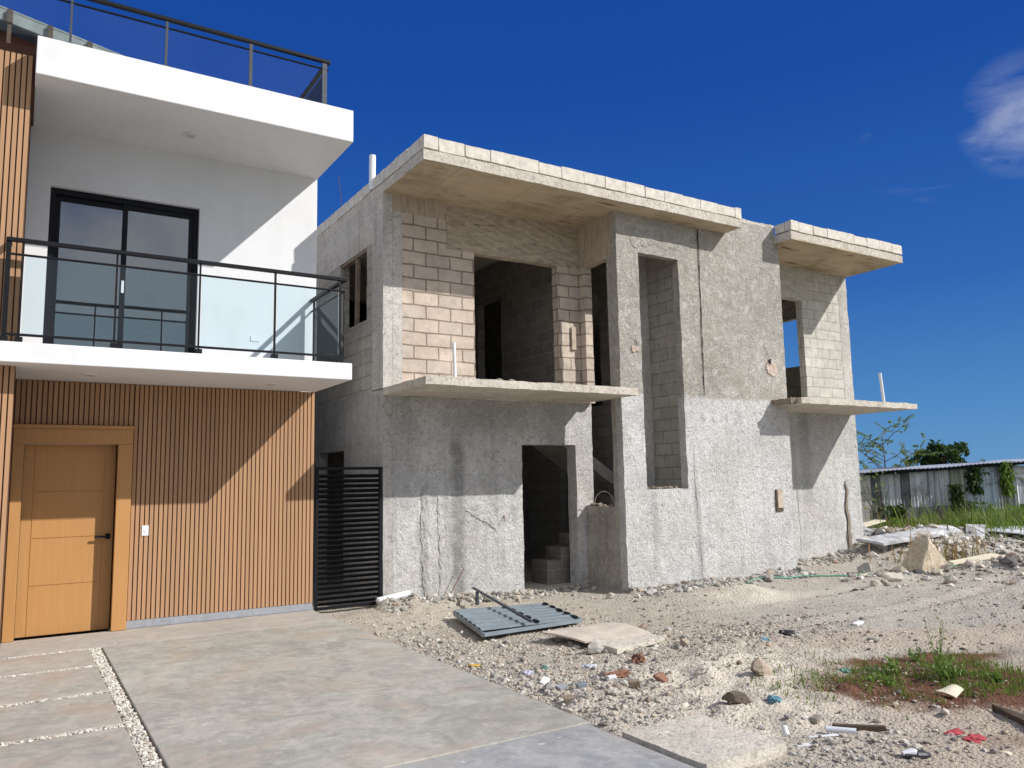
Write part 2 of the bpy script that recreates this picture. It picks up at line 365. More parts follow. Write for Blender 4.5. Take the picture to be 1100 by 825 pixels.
        lt = np.empty(len(me.polygons), int); me.polygons.foreach_get('loop_total', lt)
        ax = np.repeat(pn.argmax(1), lt); p = co[vi]
        u = np.where(ax == 0, p[:, 1], p[:, 0]); w = np.where(ax == 2, p[:, 1], p[:, 2])
        uvl = me.uv_layers.new(name='UVMap'); uvl.data.foreach_set('uv', np.stack([u, w], 1).ravel())
        if cols is not None:
            at = me.color_attributes.new('Col', 'FLOAT_COLOR', 'POINT')
            at.data.foreach_set('color', np.concatenate([cols, np.ones((len(cols), 1))], 1).ravel())
        if smooth: me.polygons.foreach_set('use_smooth', [True] * len(me.polygons))
        o = bpy.data.objects.new(name, me); COL.objects.link(o)
        if bevel:
            b = o.modifiers.new('bevel', 'BEVEL'); b.width = bevel; b.segments = 2; b.limit_method = 'ANGLE'
        if parent is not None: adopt(o, parent)
        return o

def world_loc(o):
    v = Vector((0, 0, 0))
    while o is not None:
        v += o.location; o = o.parent
    return v
def adopt(o, parent):
    o.parent = parent
    # built in world coordinates: cancel the base empty's offset
    root = parent
    while root.parent is not None: root = root.parent
    if parent is root: o.matrix_parent_inverse = Matrix.Translation(-root.location)
def thing(name, loc, label, cat, group=None):
    o = bpy.data.objects.new(name, None); o.location = loc; o.empty_display_size = .2; COL.objects.link(o)
    return tag(o, label, cat, group)
def tag(o, label=None, cat=None, group=None, kind=None):
    if label: o['label'] = label
    if cat: o['category'] = cat
    if group: o['group'] = group
    if kind: o['kind'] = kind
    return o

# ------------------------------------------------------------------ camera
cam = bpy.data.cameras.new('camera'); co = bpy.data.objects.new('camera', cam); COL.objects.link(co); S.camera = co
yaw, pitch, roll = 0.5574258, 0.1225055, 0.0194929
f0 = Vector((math.sin(yaw) * math.cos(pitch), math.cos(yaw) * math.cos(pitch), math.sin(pitch)))
r0 = Vector((math.cos(yaw), -math.sin(yaw), 0)); d0 = f0.cross(r0)
rr = r0 * math.cos(roll) + d0 * math.sin(roll); dd = d0 * math.cos(roll) - r0 * math.sin(roll)
co.matrix_world = Matrix(((rr.x, -dd.x, -f0.x, 0), (rr.y, -dd.y, -f0.y, 0), (rr.z, -dd.z, -f0.z, 1.6), (0, 0, 0, 1)))
cam.sensor_width = 36; cam.lens = 851.07 / 1100 * 36; cam.clip_end = 5000; cam.clip_start = .05

# ------------------------------------------------------------------ light and sky
sun_dir = Vector((.56, -.574, .597)).normalized()
sl = bpy.data.lights.new('sun', 'SUN'); so = bpy.data.objects.new('sun', sl); COL.objects.link(so)
sl.energy = 4.6; sl.angle = R(.53); sl.color = (1, .965, .92)
so.rotation_euler = (-sun_dir).to_track_quat('-Z', 'Y').to_euler(); so.location = (10, -10, 12)
SKY_STRENGTH = .09
W = bpy.data.worlds.new('World'); S.world = W; W.use_nodes = True
wt = W.node_tree; bg = wt.nodes['Background']
def wn(t, **k):
    x = wt.nodes.new(t)
    for a, b in k.items(): setattr(x, a, b)
    return x
sky = wn('ShaderNodeTexSky', sky_type='NISHITA'); sky.sun_disc = False
sky.sun_elevation = math.asin(sun_dir.z); sky.sun_rotation = math.atan2(sun_dir.x, sun_dir.y)
sky.air_density = 1.0; sky.dust_density = .25; sky.ozone_density = 3.0; sky.altitude = 0
hs = wn('ShaderNodeHueSaturation'); hs.inputs['Saturation'].default_value = 1.22; hs.inputs['Value'].default_value = 1
wt.links.new(sky.outputs[0], hs.inputs['Color'])
tc = wn('ShaderNodeTexCoord')
def wmath(op, a, b=0, clamp=False):
    x = wn('ShaderNodeMath', operation=op, use_clamp=clamp)
    for i, q in enumerate((a, b)):
        if isinstance(q, bpy.types.NodeSocket): wt.links.new(q, x.inputs[i])
        else: x.inputs[i].default_value = q
    return x.outputs[0]
def wrange(v, a, b, c=0, d=1):
    x = wn('ShaderNodeMapRange', clamp=True); wt.links.new(v, x.inputs[0])
    for i, q in enumerate((a, b, c, d)): x.inputs[i + 1].default_value = q
    return x.outputs[0]
def wnoise(sc, det, rough, scale=(1, 1, 1), dist=0):
    m = wn('ShaderNodeMapping'); wt.links.new(tc.outputs['Generated'], m.inputs[0]); m.inputs['Scale'].default_value = scale
    x = wn('ShaderNodeTexNoise'); wt.links.new(m.outputs[0], x.inputs['Vector'])
    x.inputs['Scale'].default_value = sc; x.inputs['Detail'].default_value = det; x.inputs['Roughness'].default_value = rough; x.inputs['Distortion'].default_value = dist
    return x.outputs[0]
def patch(d, c0, c1):
    x = wn('ShaderNodeVectorMath', operation='DOT_PRODUCT'); wt.links.new(tc.outputs['Generated'], x.inputs[0]); x.inputs[1].default_value = Vector(d).normalized()
    return wrange(x.outputs['Value'], c0, c1)
sepd = wn('ShaderNodeSeparateXYZ'); wt.links.new(tc.outputs['Generated'], sepd.inputs[0])
grad = wn('ShaderNodeValToRGB'); wt.links.new(wmath('MULTIPLY', sepd.outputs[2], 1.0), grad.inputs[0]); e = grad.color_ramp.elements
while len(e) < 5: e.new(.5)
for q, (p, c) in zip(e, ((0, (.12, .34, .66)), (.07, (.075, .27, .62)), (.22, (.026, .14, .50)), (.45, (.008, .075, .40)), (1, (.006, .05, .30)))): q.position = p; q.color = (*c, 1)
gs = wn('ShaderNodeVectorMath', operation='SCALE'); wt.links.new(grad.outputs[0], gs.inputs[0]); gs.inputs['Scale'].default_value = 1 / SKY_STRENGTH * .84
smx = wn('ShaderNodeMix', data_type='RGBA'); smx.inputs[0].default_value = .93; wt.links.new(hs.outputs[0], smx.inputs[6]); wt.links.new(gs.outputs[0], smx.inputs[7])
wis = wnoise(11, 8, .62, (1, 1, 2.0), .7)
cl = wmath('MULTIPLY', patch((.855, .372, .362), .9978, .9999), wrange(wis, .42, .68))
cl1 = wmath('MULTIPLY', patch((.82, .43, .372), .9945, .9990), wrange(wnoise(10, 8, .6, (1, 1, 3.2), .5), .60, .8, 0, .16))
cl2 = wmath('MULTIPLY', patch((.70, .60, .38), .93, .995), wrange(wnoise(7, 7, .6, (1, 1, 3.0), .4), .62, .9, 0, .08))
back = wmath('MULTIPLY', wrange(sepd.outputs[1], .25, -.25), wrange(wnoise(2.2, 7, .6), .30, .50))  # unseen clouds behind the camera, widened and brightened as neutral fill
back = wmath('MULTIPLY', back, wrange(sepd.outputs[2], .0, .12, 0, .85))
ct = wmath('ADD', wmath('ADD', wmath('ADD', wmath('MULTIPLY', cl, .30), cl1), cl2), back, True)
mx = wn('ShaderNodeMix', data_type='RGBA'); wt.links.new(ct, mx.inputs[0]); wt.links.new(smx.outputs[2], mx.inputs[6]); mx.inputs[7].default_value = (8.6, 8.9, 9.3, 1)
wt.links.new(mx.outputs[2], bg.inputs['Color']); bg.inputs['Strength'].default_value = SKY_STRENGTH
S.view_settings.view_transform = 'Standard'; S.view_settings.look = 'None'; S.view_settings.exposure = 0.08; S.view_settings.gamma = 1
S.cycles.max_bounces = 8; S.cycles.transparent_max_bounces = 12; S.cycles.use_denoising = True

# ------------------------------------------------------------------ 2-D value noise for the terrain
def _hash(ix, iy, s):
    h = (ix.astype(np.int64) * 374761393 + iy.astype(np.int64) * 668265263 + s * 974634777) & 0xffffffff
    h = ((h ^ (h >> 13)) * 1274126177) & 0xffffffff
    return ((h ^ (h >> 16)) & 0xffff) / 65535.0
def vnoise(x, y, s=0):
    ix, iy = np.floor(x), np.floor(y); fx, fy = x - ix, y - iy
    fx = fx * fx * (3 - 2 * fx); fy = fy * fy * (3 - 2 * fy)
    a, b, c, d = _hash(ix, iy, s), _hash(ix + 1, iy, s), _hash(ix, iy + 1, s), _hash(ix + 1, iy + 1, s)
    return (a * (1 - fx) + b * fx) * (1 - fy) + (c * (1 - fx) + d * fx) * fy
def fbm(x, y, s=0, o=4, r=.5):
    t = 0; a = 1; n = 0
    for k in range(o): t = t + a * vnoise(x * 2 ** k, y * 2 ** k, s + k); n += a; a *= r
    return t / n
def sm(v, a, b): 
    t = np.clip((v - a) / (b - a), 0, 1); return t * t * (3 - 2 * t)
def blob(x, y, cx, cy, rx, ry, rot=0):
    c, s = math.cos(rot), math.sin(rot); dx, dy = x - cx, y - cy
    return np.exp(-(((dx * c + dy * s) / rx) ** 2 + ((-dx * s + dy * c) / ry) ** 2))
def facade_dist(x, y):
    """distance in front of the grey house's stepped facade"""
    yf = np.where((x > 7.8) & (x < 11.62), 9.355, np.where(x > 11.62, 10.29, 10.34))
    return np.where((x > 4.2) & (x < 15.2), yf - y, 9.)
def height(x, y):
    x = np.asarray(x, float); y = np.asarray(y, float)
    h = -.085 + .05 * (fbm(x * .8, y * .8, 3) - .5) + .05 * (fbm(x * 3, y * 3, 9, 5, .6) - .5)
    h = h + .022 * (fbm(x * 11, y * 11, 21, 3) - .5)
    clod = np.clip(blob(x, y, 4.8, 4.9, 1.6, 1.0) + .7 * blob(x, y, 6.4, 6.0, 1.6, .7, -.2) + .5 * blob(x, y, 5.2, 3.6, 1.2, .5), 0, 1)
    h = h + clod * (.26 * np.abs(fbm(x * 3.4, y * 3.4, 131, 4, .6) - .5) + .06 * (fbm(x * 14, y * 14, 133, 3, .6) - .45))
    fd = facade_dist(x, y)
    door = blob(x, y, 7.1, 10.2, .7, .8)
    h = h + (.10 * fbm(x * 4, y * 4, 5) + .015) * sm(fd, .55, .0) * (1 - .85 * door) * sm(y, 8, 9)
    h = h + .13 * blob(x, y, 4.7, 10.2, .7, .45) * fbm(x * 6, y * 6, 31)        # heap by the corner
    h = h + .15 * blob(x, y, 8.95, 8.1, .45, .35) + .05 * blob(x, y, 8.2, 8.5, .8, .3)
    h = h + .07 * blob(x, y, 3.75, 4.75, .35, .5) + .05 * blob(x, y, 5.2, 5.3, .8, .5) + .05 * blob(x, y, 4.6, 4.3, .6, .3)
    edge = blob(x, y, 3.6, 6.6, .45, 2.2)
    h = h + .055 * edge * (.4 + fbm(x * 5, y * 5, 41))
    for off in (0, 1.45):   # faint wheel ruts across the plot
        d = y - (6.2 + off + .05 * (x - 6) + .25 * np.sin(x * .5)); h = h - .03 * np.exp(-(d / .13) ** 2) * sm(x, 6.3, 8) + .012 * np.exp(-((np.abs(d) - .22) / .09) ** 2) * sm(x, 6.3, 8)
    # heaps beyond the house's right corner
    far = sm(x, 11.0, 13.0)
    h = h + far * (.40 * blob(x, y, 16.0, 10.4, 1.7, 1.1, -.35) + .22 * blob(x, y, 17.6, 9.3, 1.6, .9, -.5)) * (.65 + .7 * fbm(x * 2.2, y * 2.2, 55, 4))
    h = h + .34 * blob(x, y, 14.0, 6.75, 1.25, .5, -.55) * (.6 + .8 * fbm(x * 3, y * 3, 57, 4))
    h = h + .10 * blob(x, y, 12.0, 7.9, .6, .35) 
    h = h + .12 * blob(x, y, 20, 11.5, 4, 3) 
    # flat ground far off
    d = np.hypot(x - 6, y - 6); k = sm(d, 24, 45)
    h = h * (1 - k) + k * (-.12 + .05 * (fbm(x * .1, y * .1, 70) - .5))
    # under the paving, the houses and the alley
    pav = sm(x, 3.42, 3.30) * sm(y, 11.2, 10.6)
    h = h * (1 - pav) + pav * (-.16)
    inside = ((x > 4.34) & (x < 14.86) & (y > 10.47)) | ((x > 7.85) & (x < 11.58) & (y > 9.4))
    h = np.where(inside, np.minimum(h, -.06), h)
    alley = sm(x, 4.4, 4.2) * sm(y, 10.2, 10.5)
    h = h * (1 - alley) + alley * (-.07 + .03 * fbm(x * 5, y * 5, 77))
    blk = (x > 3.3) & (x < 4.0) & (y > 3.42) & (y < 4.1)
    return np.where(blk, np.minimum(h, -.05), h)
def hz(x, y): return float(height(np.array([x]), np.array([y]))[0])
def soil(x, y):
    """albedo of the loose ground"""
    n = fbm(x * 1.3, y * 1.3, 101, 5, .55); n2 = fbm(x * 5, y * 5, 102, 4, .6)
    def C(r, g_, b): return np.array([r, g_, b])[None, :]
    c = C(.55, .495, .41) * (0.92 + .2 * (n2[:, None] - .5))
    grey = sm(x, 6.0, 8.5) * sm(y, 3.6, 5.4) + sm(n, .5, .7) * .35
    grey = np.clip(grey * (.55 + n2 * .7), 0, 1)[:, None]
    c = c * (1 - grey) + C(.50, .47, .415) * grey
    grit = np.clip(np.maximum(sm(n2, .5, .64), 1.3 * blob(x, y, 3.7, 6.3, .55, 2.6)) * .85, 0, 1)[:, None] * (.5 + .6 * n[:, None])
    grit = grit * .8; c = c * (1 - grit) + C(.46, .415, .36) * grit
    pale = np.clip(1.3 * blob(x, y, 4.9, 4.9, 1.7, 1.0) + .8 * blob(x, y, 5.4, 3.9, 1.1, .5) + .7 * blob(x, y, 8.9, 8.1, .5, .4) + blob(x, y, 5.0, 4.1, 1.2, .4) + blob(x, y, 8.9, 8.1, .7, .5) + .6 * blob(x, y, 4.8, 9.2, 1.4, .7), 0, 1)[:, None] * .95 * (.5 + .5 * sm(n2, .3, .55))[:, None]
    c = c * (1 - pale) + C(.72, .66, .555) * pale
    pk = np.clip(.9 * blob(x, y, 6.6, 3.2, 1.9, .9, -.4) + .9 * blob(x, y, 8.2, 4.9, 2.6, .6, -.4) + .8 * blob(x, y, 5.3, 2.6, 1.0, .4, -.3), 0, 1)
    pk = (sm(pk * (.4 + 1.1 * n), .25, .7) * .6)[:, None]
    c = c * (1 - pk) + C(.58, .475, .375) * pk
    red = np.clip(1.3 * blob(x, y, 6.55, 3.6, 1.25, .62, -.5) + .7 * blob(x, y, 7.2, 4.4, 1.1, .25, -.35) + .4 * blob(x, y, 5.5, 2.75, .5, .25, -.3), 0, 1.2)
    red = (sm(red * (.35 + 1.3 * n2), .22, .6) * .95)[:, None]
    c = c * (1 - red) + C(.165, .075, .045) * (.7 + .6 * n2[:, None]) * red
    dk = sm(n2, .53, .68)[:, None] * np.clip(blob(x, y, 6.7, 3.6, .8, .5, -.5) * 1.2, 0, 1)[:, None]
    c = c * (1 - dk) + C(.12, .06, .04) * dk
    fd = facade_dist(x, y); w = (sm(fd, .6, .1) * .5)[:, None]
    c = c * (1 - w) + C(.46, .44, .40) * w
    far = sm(np.hypot(x - 6, y - 6), 14, 19)[:, None]
    gr = (far * sm(n, .3, .5)[:, None])
    return c * (1 - gr) + C(.13, .15, .07) * gr

def axis_lines(a, b, st, lo, hi, gr=1.16):
    q = list(np.arange(a, b, st)) + [b]; s_ = st
    while q[-1] < hi: s_ *= gr; q.append(q[-1] + s_)
    s_ = st
    while q[0] > lo: s_ *= gr; q.insert(0, q[0] - s_)
    return np.array(q)
def make_ground():
    xs = axis_lines(3.0, 13.5, .045, -1500, 2500); ys = axis_lines(2.2, 10.6, .04, -1500, 2500)
    X, Y = np.meshgrid(xs, ys); x, y = X.ravel(), Y.ravel(); z = height(x, y)
    nx, ny = len(xs), len(ys)
    i = np.arange(nx * ny).reshape(ny, nx)
    q = np.stack([i[:-1, :-1], i[:-1, 1:], i[1:, 1:], i[1:, :-1]], -1).reshape(-1, 4)
    b = MB(); b.v = np.stack([x, y, z], 1).tolist(); b.f = q.tolist(); b.mi = [0] * len(q)
    o = b.build('ground', 'ground', smooth=True, cols=soil(x, y)); tag(o, kind='structure')
make_ground()

# ------------------------------------------------------------------ stones
ICO = {}
def ico(n):
    if n not in ICO:
        import bmesh
        bm = bmesh.new(); bmesh.ops.create_icosphere(bm, subdivisions=n, radius=1)
        bm.verts.ensure_lookup_table()
        ICO[n] = (np.array([v.co[:] for v in bm.verts]), np.array([[v.index for v in f.verts] for f in bm.faces])); bm.free()
    return ICO[n]
def stone_shape(seed, n=2, planes=7, sx=(1, 1, 1)):
    r = np.random.default_rng(seed); v, f = ico(n); v = v.copy()
    for _ in range(planes):
        d = r.normal(size=3); d /= np.linalg.norm(d); c = r.uniform(.38, .75)
        k = v @ d; m = k > c; v[m] -= np.outer(k[m] - c, d)
    v += r.normal(size=v.shape) * .02
    return v * np.array(sx), f
def rot_rand(r):
    q = r.normal(size=4); q /= np.linalg.norm(q); w, x, y, z = q
    return np.array([[1 - 2 * (y * y + z * z), 2 * (x * y - z * w), 2 * (x * z + y * w)], [2 * (x * y + z * w), 1 - 2 * (x * x + z * z), 2 * (y * z - x * w)], [2 * (x * z - y * w), 2 * (y * z + x * w), 1 - 2 * (x * x + y * y)]])
def scatter_stones(name, pts, sizes, pal, label, flat=.7, n=1, mat='stone', sink=.25, zfun=None):
    shapes = [stone_shape(900 + i, n, 6)[0] for i in range(14)]; F = ico(n)[1]
    V = []; FF = []; CC = []; o = 0
    z = height(pts[:, 0], pts[:, 1]) if zfun is None else zfun(pts[:, 0], pts[:, 1])
    pal = np.array(pal)
    for i, (p, s_) in enumerate(zip(pts, sizes)):
        v = shapes[rng.integers(14)] @ rot_rand(rng).T * s_ * rng.uniform(.7, 1.3, 3) * np.array([1, 1, flat])
        V.append(v + np.array([p[0], p[1], z[i] + s_ * flat * (.5 - sink)])); FF.append(F + o); o += len(v)
        CC.append(np.repeat((pal[rng.integers(len(pal))] * rng.uniform(.8, 1.2))[None], len(v), 0))
    b = MB(); V = np.concatenate(V); FF = np.concatenate(FF); b.v = V.tolist(); b.f = FF.tolist(); b.mi = [0] * len(FF)
    return tag(b.build(name, mat, cols=np.concatenate(CC)), label, 'stones', kind='stuff')
LIME = [(.58, .52, .43), (.54, .49, .41), (.48, .44, .38), (.64, .585, .50), (.40, .365, .32), (.50, .42, .33)]
GREYS = [(.44, .425, .39), (.52, .50, .46), (.36, .345, .32), (.28, .265, .245), (.58, .56, .52), (.46, .39, .32)]
def sample(n, dens, x0, x1, y0, y1):
    out = []
    while len(out) < n:
        x = rng.uniform(x0, x1, 4000); y = rng.uniform(y0, y1, 4000)
        k = rng.uniform(size=4000) < dens(x, y); out += list(zip(x[k], y[k]))
    return np.array(out[:n])
def outside(x, y):
    a = (x > 3.36) & ~((x > 4.28) & (x < 14.95) & (y > 10.30)) & ~((x > 7.77) & (x < 11.65) & (y > 9.32))
    return a & ~((x > 3.3) & (x < 4.06) & (y > 3.35) & (y < 4.17))
def d_edge(x, y):
    return outside(x, y) * np.clip(1.1 * blob(x, y, 3.62, 6.6, .38, 1.6) + .8 * blob(x, y, 3.9, 5.2, .55, .9) + .55 * blob(x, y, 5.0, 7.0, 1.5, 1.1) * fbm(x * 2, y * 2, 8) + .8 * blob(x, y, 6.6, 6.2, 1.6, .55, -.2) * fbm(x * 2, y * 2, 18) + .5 * blob(x, y, 4.4, 3.2, .9, .35), 0, 1)
def d_all(x, y): return outside(x, y) * sm(fbm(x * 1.2, y * 1.2, 61, 4), .42, .68) * np.clip(2.4 - .1 * x, .5, 1) * (1 - .75 * np.clip(blob(x, y, 10.5, 7.3, 2.6, .8, -.1), 0, 1))
def d_wall(x, y): return outside(x, y) * sm(facade_dist(x, y), .6, .02)
def d_pile(x, y): return outside(x, y) * np.clip(blob(x, y, 16.0, 10.2, 1.9, 1.1, -.35) + .8 * blob(x, y, 17.4, 9.2, 1.7, .9, -.5) + 1.0 * blob(x, y, 14.0, 6.75, 1.5, .55, -.55) + .5 * blob(x, y, 12.2, 8.0, 1.2, .6), 0, 1)
def lognorm(n, m, s_, lo, hi): return np.clip(rng.lognormal(math.log(m), s_, n), lo, hi)
scatter_stones('edge_gravel', sample(11000, d_edge, 3.3, 8.5, 2.6, 10.2), lognorm(11000, .0092, .5, .004, .034), LIME + GREYS, 'crushed limestone gravel spilling along the driveway edge')
scatter_stones('edge_rubble', sample(700, d_edge, 3.3, 8.5, 2.6, 10.2), lognorm(700, .024, .4, .014, .06), GREYS + LIME, 'grey and cream rubble lumps among the gravel beside the driveway')
scatter_stones('scattered_gravel', sample(9000, d_all, 3.3, 16, 2.4, 10.3), lognorm(9000, .0078, .55, .004, .04), LIME, 'small pale stones strewn over the building plot')
scatter_stones('wall_foot_rubble', sample(1500, d_wall, 4.2, 15, 8.6, 10.4), lognorm(1500, .026, .5, .01, .085), GREYS, 'grey rubble crumbs along the foot of the unfinished house')
scatter_stones('dark_debris', sample(1300, lambda x, y: outside(x, y) * sm(fbm(x * 1.6, y * 1.6, 171, 4), .52, .66) * (.3 + sm(x, 5, 9)), 3.4, 16, 2.4, 10.3), lognorm(1300, .013, .5, .006, .045), [(.14, .125, .11), (.20, .175, .15), (.10, .10, .10), (.26, .2, .16)], 'dark crumbs and scraps strewn over the building plot', flat=.5)
scatter_stones('wall_foot_chunks', sample(170, lambda x, y: d_wall(x, y) * (sm(x, 7.8, 8.0) + blob(x, y, 4.7, 10.2, .6, .5)), 4.2, 14.5, 8.6, 10.4), lognorm(170, .05, .35, .03, .11), GREYS, 'broken render chunks along the foot of the stair tower')
scatter_stones('rubble_heap', sample(1900, d_pile, 11, 21, 5.4, 12.5), lognorm(1900, .042, .55, .015, .15), LIME + [(.70, .68, .64), (.76, .74, .71), (.62, .60, .57), (.44, .31, .25), (.17, .165, .16), (.24, .22, .20)], 'heaped building rubble beyond the right corner of the unfinished house')

# ------------------------------------------------------------------ paving
def struct(name, b, mat, **kw):
    return tag(b.build(name, mat, **kw), kind='structure')
b = MB(); b.box(.822, 3.335, 4.434, 9.352, -.22, 0); struct('driveway', b, 'drive', bevel=.008)
b = MB(); b.box(-6, 3.335, 9.36, 10.335, -.22, .0); struct('porch_floor', b, 'porch', bevel=.006)
b = MB(); b.box(-9, 3.30, 1.6, 4.425, -.22, -.004); struct('pavement', b, 'walk', bevel=.008)
b = MB(); b.box(-6, .812, 4.45, 9.35, -.22, -.04); struct('gravel_bed', b, plain('gravel_bed_sand', (.46, .42, .35), .95, 0, .3, 30, .8))
for (y0, y1) in ((8.455, 9.30), (7.355, 8.39), (6.275, 7.275), (5.17, 6.19), (4.46, 5.09)):
    b = MB(); b.box(-2.2, .705, y0, y1, -.2, 0); struct('paving_slab', b, 'paver', bevel=.01)
def d_strip(x, y):
    k = (x > .710) & (x < .812) & (y > 4.45) & (y < 9.35)
    for yc in (9.325, 8.422, 7.315, 6.232, 5.13): k = k | ((abs(y - yc) < .03) & (x < .72))
    return k * 1.0
p = sample(6200, d_strip, -1.0, .83, 4.9, 9.36)
scatter_stones('white_gravel', p, lognorm(6200, .0105, .3, .006, .02), [(.72, .69, .62), (.78, .76, .71), (.62, .57, .49), (.66, .62, .55), (.5, .44, .36)], 'white pebbles filling the joints between the paving slabs', zfun=lambda x, y: np.full(len(x), -.012) + rng.uniform(-.008, .008, len(x)) - .02 * (x > .80), n=1)
b = MB(); b.wall('z', -.10, .006, 3.35, 4.02, 3.40, 4.13, step=.07); b.rough(.006, 5, .003, 25)
tag(b.build('concrete_slab', 'conc', bevel=.0), 'thick grey concrete slab lying at the driveway corner in front', 'concrete slab')

# ------------------------------------------------------------------ white house
YW, YF = 10.34, 8.96
A = thing('modern_house', (1.6, 10.34, 0), 'finished white two storey house with tan slatted cladding and glass balcony', 'house')
b = MB(); b.wall('y', YW, YW + .16, -.06, 3.335, 3.04, 5.81, [(.17, 1.813, 3.04, 5.13)], step=5)
b.box(3.185, 3.335, YW + .161, 19, -.1, 5.81); b.wall('y', 10.362, 10.52, -.06, 3.33, -.1, 2.84, [(.05, .985, -.1, 2.12)], step=5)
b.box(-4, 3.18, 18.85, 19, -.1, 5.81); b.box(-4, -3.9, 10.6, 18.8, -.1, 5.81)
wallA = b.build('wall', 'white', A)
b = MB(); b.box(-2.6, 3.34, YF, YW - .001, 2.84, 3.04); slabA = b.build('balcony_slab', 'white', A, bevel=.008)
b = MB(); b.box(-.04, 3.34, YF, 10.6, 5.81, 6.22); b.box(-4, 3.335, 10.601, 19, 5.81, 6.22); roofA = b.build('roof_slab', 'white', A, bevel=.008)
b = MB(); b.box(-4, -.065, 9.262, 10.35, 3.041, 6.12); b.box(-4, -.0655, 9.257, 10.35, -.1, 2.839); colA = b.build('corner_pier', 'clad_back', A)
def slats(x0, x1, y, z0, z1, depth=.02, pitch=.0515, gap=.0135):
    b = MB(); n = int(round((x1 - x0) / pitch)); p_ = (x1 - x0) / n
    for i in range(n): b.box(x0 + i * p_ + gap / 2, x0 + (i + 1) * p_ - gap / 2, y - depth, y - .0005, z0, z1)
    return b
b = slats(1.147, 3.338, 10.362, .092, 2.838)
b2 = slats(-.062, 1.142, 10.362, 2.345, 2.838); b.add(b2.v, b2.f)
b.build('slatted_cladding', 'clad', A)
b = slats(-2.57, -.065, 9.262, 3.042, 6.118); b2 = slats(-2.57, -.065, 9.257, .002, 2.838); b.add(b2.v, b2.f); b.build('slatted_cladding', 'clad', colA)
b = MB(); b.box(1.145, 3.332, 10.346, 10.361, .002, .088); b.build('plinth', 'plinth', A)
b = MB(); b.wall('y', 10.3565, 10.361, -.0635, 3.334, .09, 2.8395, [(-.1, 1.1425, 0, 2.30)], step=5); b.build('cladding_backing', 'clad_back', A)
# parapet band and metal canopy behind the roof terrace
b = MB(); b.box(-4, -.045, 9.30, 9.5, 6.121, 6.23); b.box(-.0645, -.0415, 9.3, 10.6, 5.8, 6.12); b.build('parapet_band', 'brownband', A)
b = MB()
b.beam((-3.5, 10.45, 7.74), (2.4, 10.45, 6.60), .05, .16)
b.add([(-3.5, 10.42, 7.80), (2.4, 10.42, 6.66), (2.4, 15.5, 7.0), (-3.5, 15.5, 8.1), (-3.5, 10.42, 7.82), (2.4, 10.42, 6.68), (2.4, 15.5, 7.02), (-3.5, 15.5, 8.12)], [(0, 3, 2, 1), (4, 5, 6, 7), (0, 1, 5, 4), (1, 2, 6, 5), (2, 3, 7, 6), (3, 0, 4, 7)])
cano = b.build('terrace_canopy', 'canopy', A)
for x in (-.33, .08, .5):
    b = MB(); z = 7.74 - (x + 3.5) * .1932; b.box(x - .03, x + .03, 10.38, 10.42, z - .1, z + .06); b.box(x - .02, x + .02, 10.40, 10.44, 6.22, z - .1); b.build('bracket', 'darkwood', cano)
b = MB(); b.add([(-4, 10.62, 6.22), (2.2, 10.62, 6.22), (2.2, 10.62, 6.52), (-4, 10.62, 7.7), (-4, 10.75, 6.22), (2.2, 10.75, 6.22), (2.2, 10.75, 6.52), (-4, 10.75, 7.7)], [(0, 1, 2, 3), (7, 6, 5, 4), (1, 5, 6, 2), (0, 3, 7, 4), (3, 2, 6, 7), (0, 4, 5, 1)])
b.build('terrace_wall', 'brownband', A)
# front door
b = MB(); YD = 10.27
b.box(-.058, .05, YD, 10.50, .003, 2.12); b.box(.985, 1.14, YD, 10.50, .003, 2.12); b.box(-.058, 1.14, YD, 10.50, 2.121, 2.29); b.box(-.064, 1.146, YD - .015, 10.36, 2.291, 2.335)
b.build('door_frame', 'door', A, bevel=.004)
b = MB(); yl = 10.470; b.box(.052, .983, yl + .006, yl + .045, .006, 2.118)
xs_ = ((.055, .155), (.163, .865), (.873, .981)); zs_ = ((.009, .545), (.553, 1.065), (1.073, 1.585), (1.593, 2.116))
b.box(*xs_[0], yl, yl + .0055, .009, 2.116); b.box(*xs_[2], yl, yl + .0055, .009, 2.116)
for q in zs_: b.box(*xs_[1], yl, yl + .0055, *q)
door = b.build('front_door', 'door', A)
b = MB(); b.box(.905, .955, yl - .012, yl - .0005, 1.03, 1.09); b.tube([(.93, yl - .012, 1.06), (.93, yl - .06, 1.06)], .011); b.box(.79, .942, yl - .072, yl - .055, 1.049, 1.071); b.build('handle', 'black', door, bevel=.003)
b = MB(); b.box(1.274, 1.348, 10.332, 10.3415, 1.05, 1.17); bell = b.build('doorbell_plate', 'pvc', A, bevel=.003)
b = MB(); b.tube([(1.311, 10.333, 1.112), (1.311, 10.327, 1.112)], .016, 14); b.build('button', 'tile_white', bell)
b = MB(); b.box(2.475, 2.59, YW - .008, YW - .0005, 3.465, 3.54); b.build('socket_plate', 'pvc', A, bevel=.003)
for (x, y, z) in ((1.576, 9.717, 5.81), (.618, 9.606, 2.84), (2.568, 9.662, 2.84)):
    b = MB(); b.tube([(x, y, z - .0005), (x, y, z - .014)], [.085, .078], 28); dl = b.build('downlight', 'white', A, smooth=False)
    b = MB(); b.tube([(x, y, z - .0145), (x, y, z - .0165)], .055, 24); b.build('lens', plain('downlight_lens', (.5, .5, .48), .3), dl)
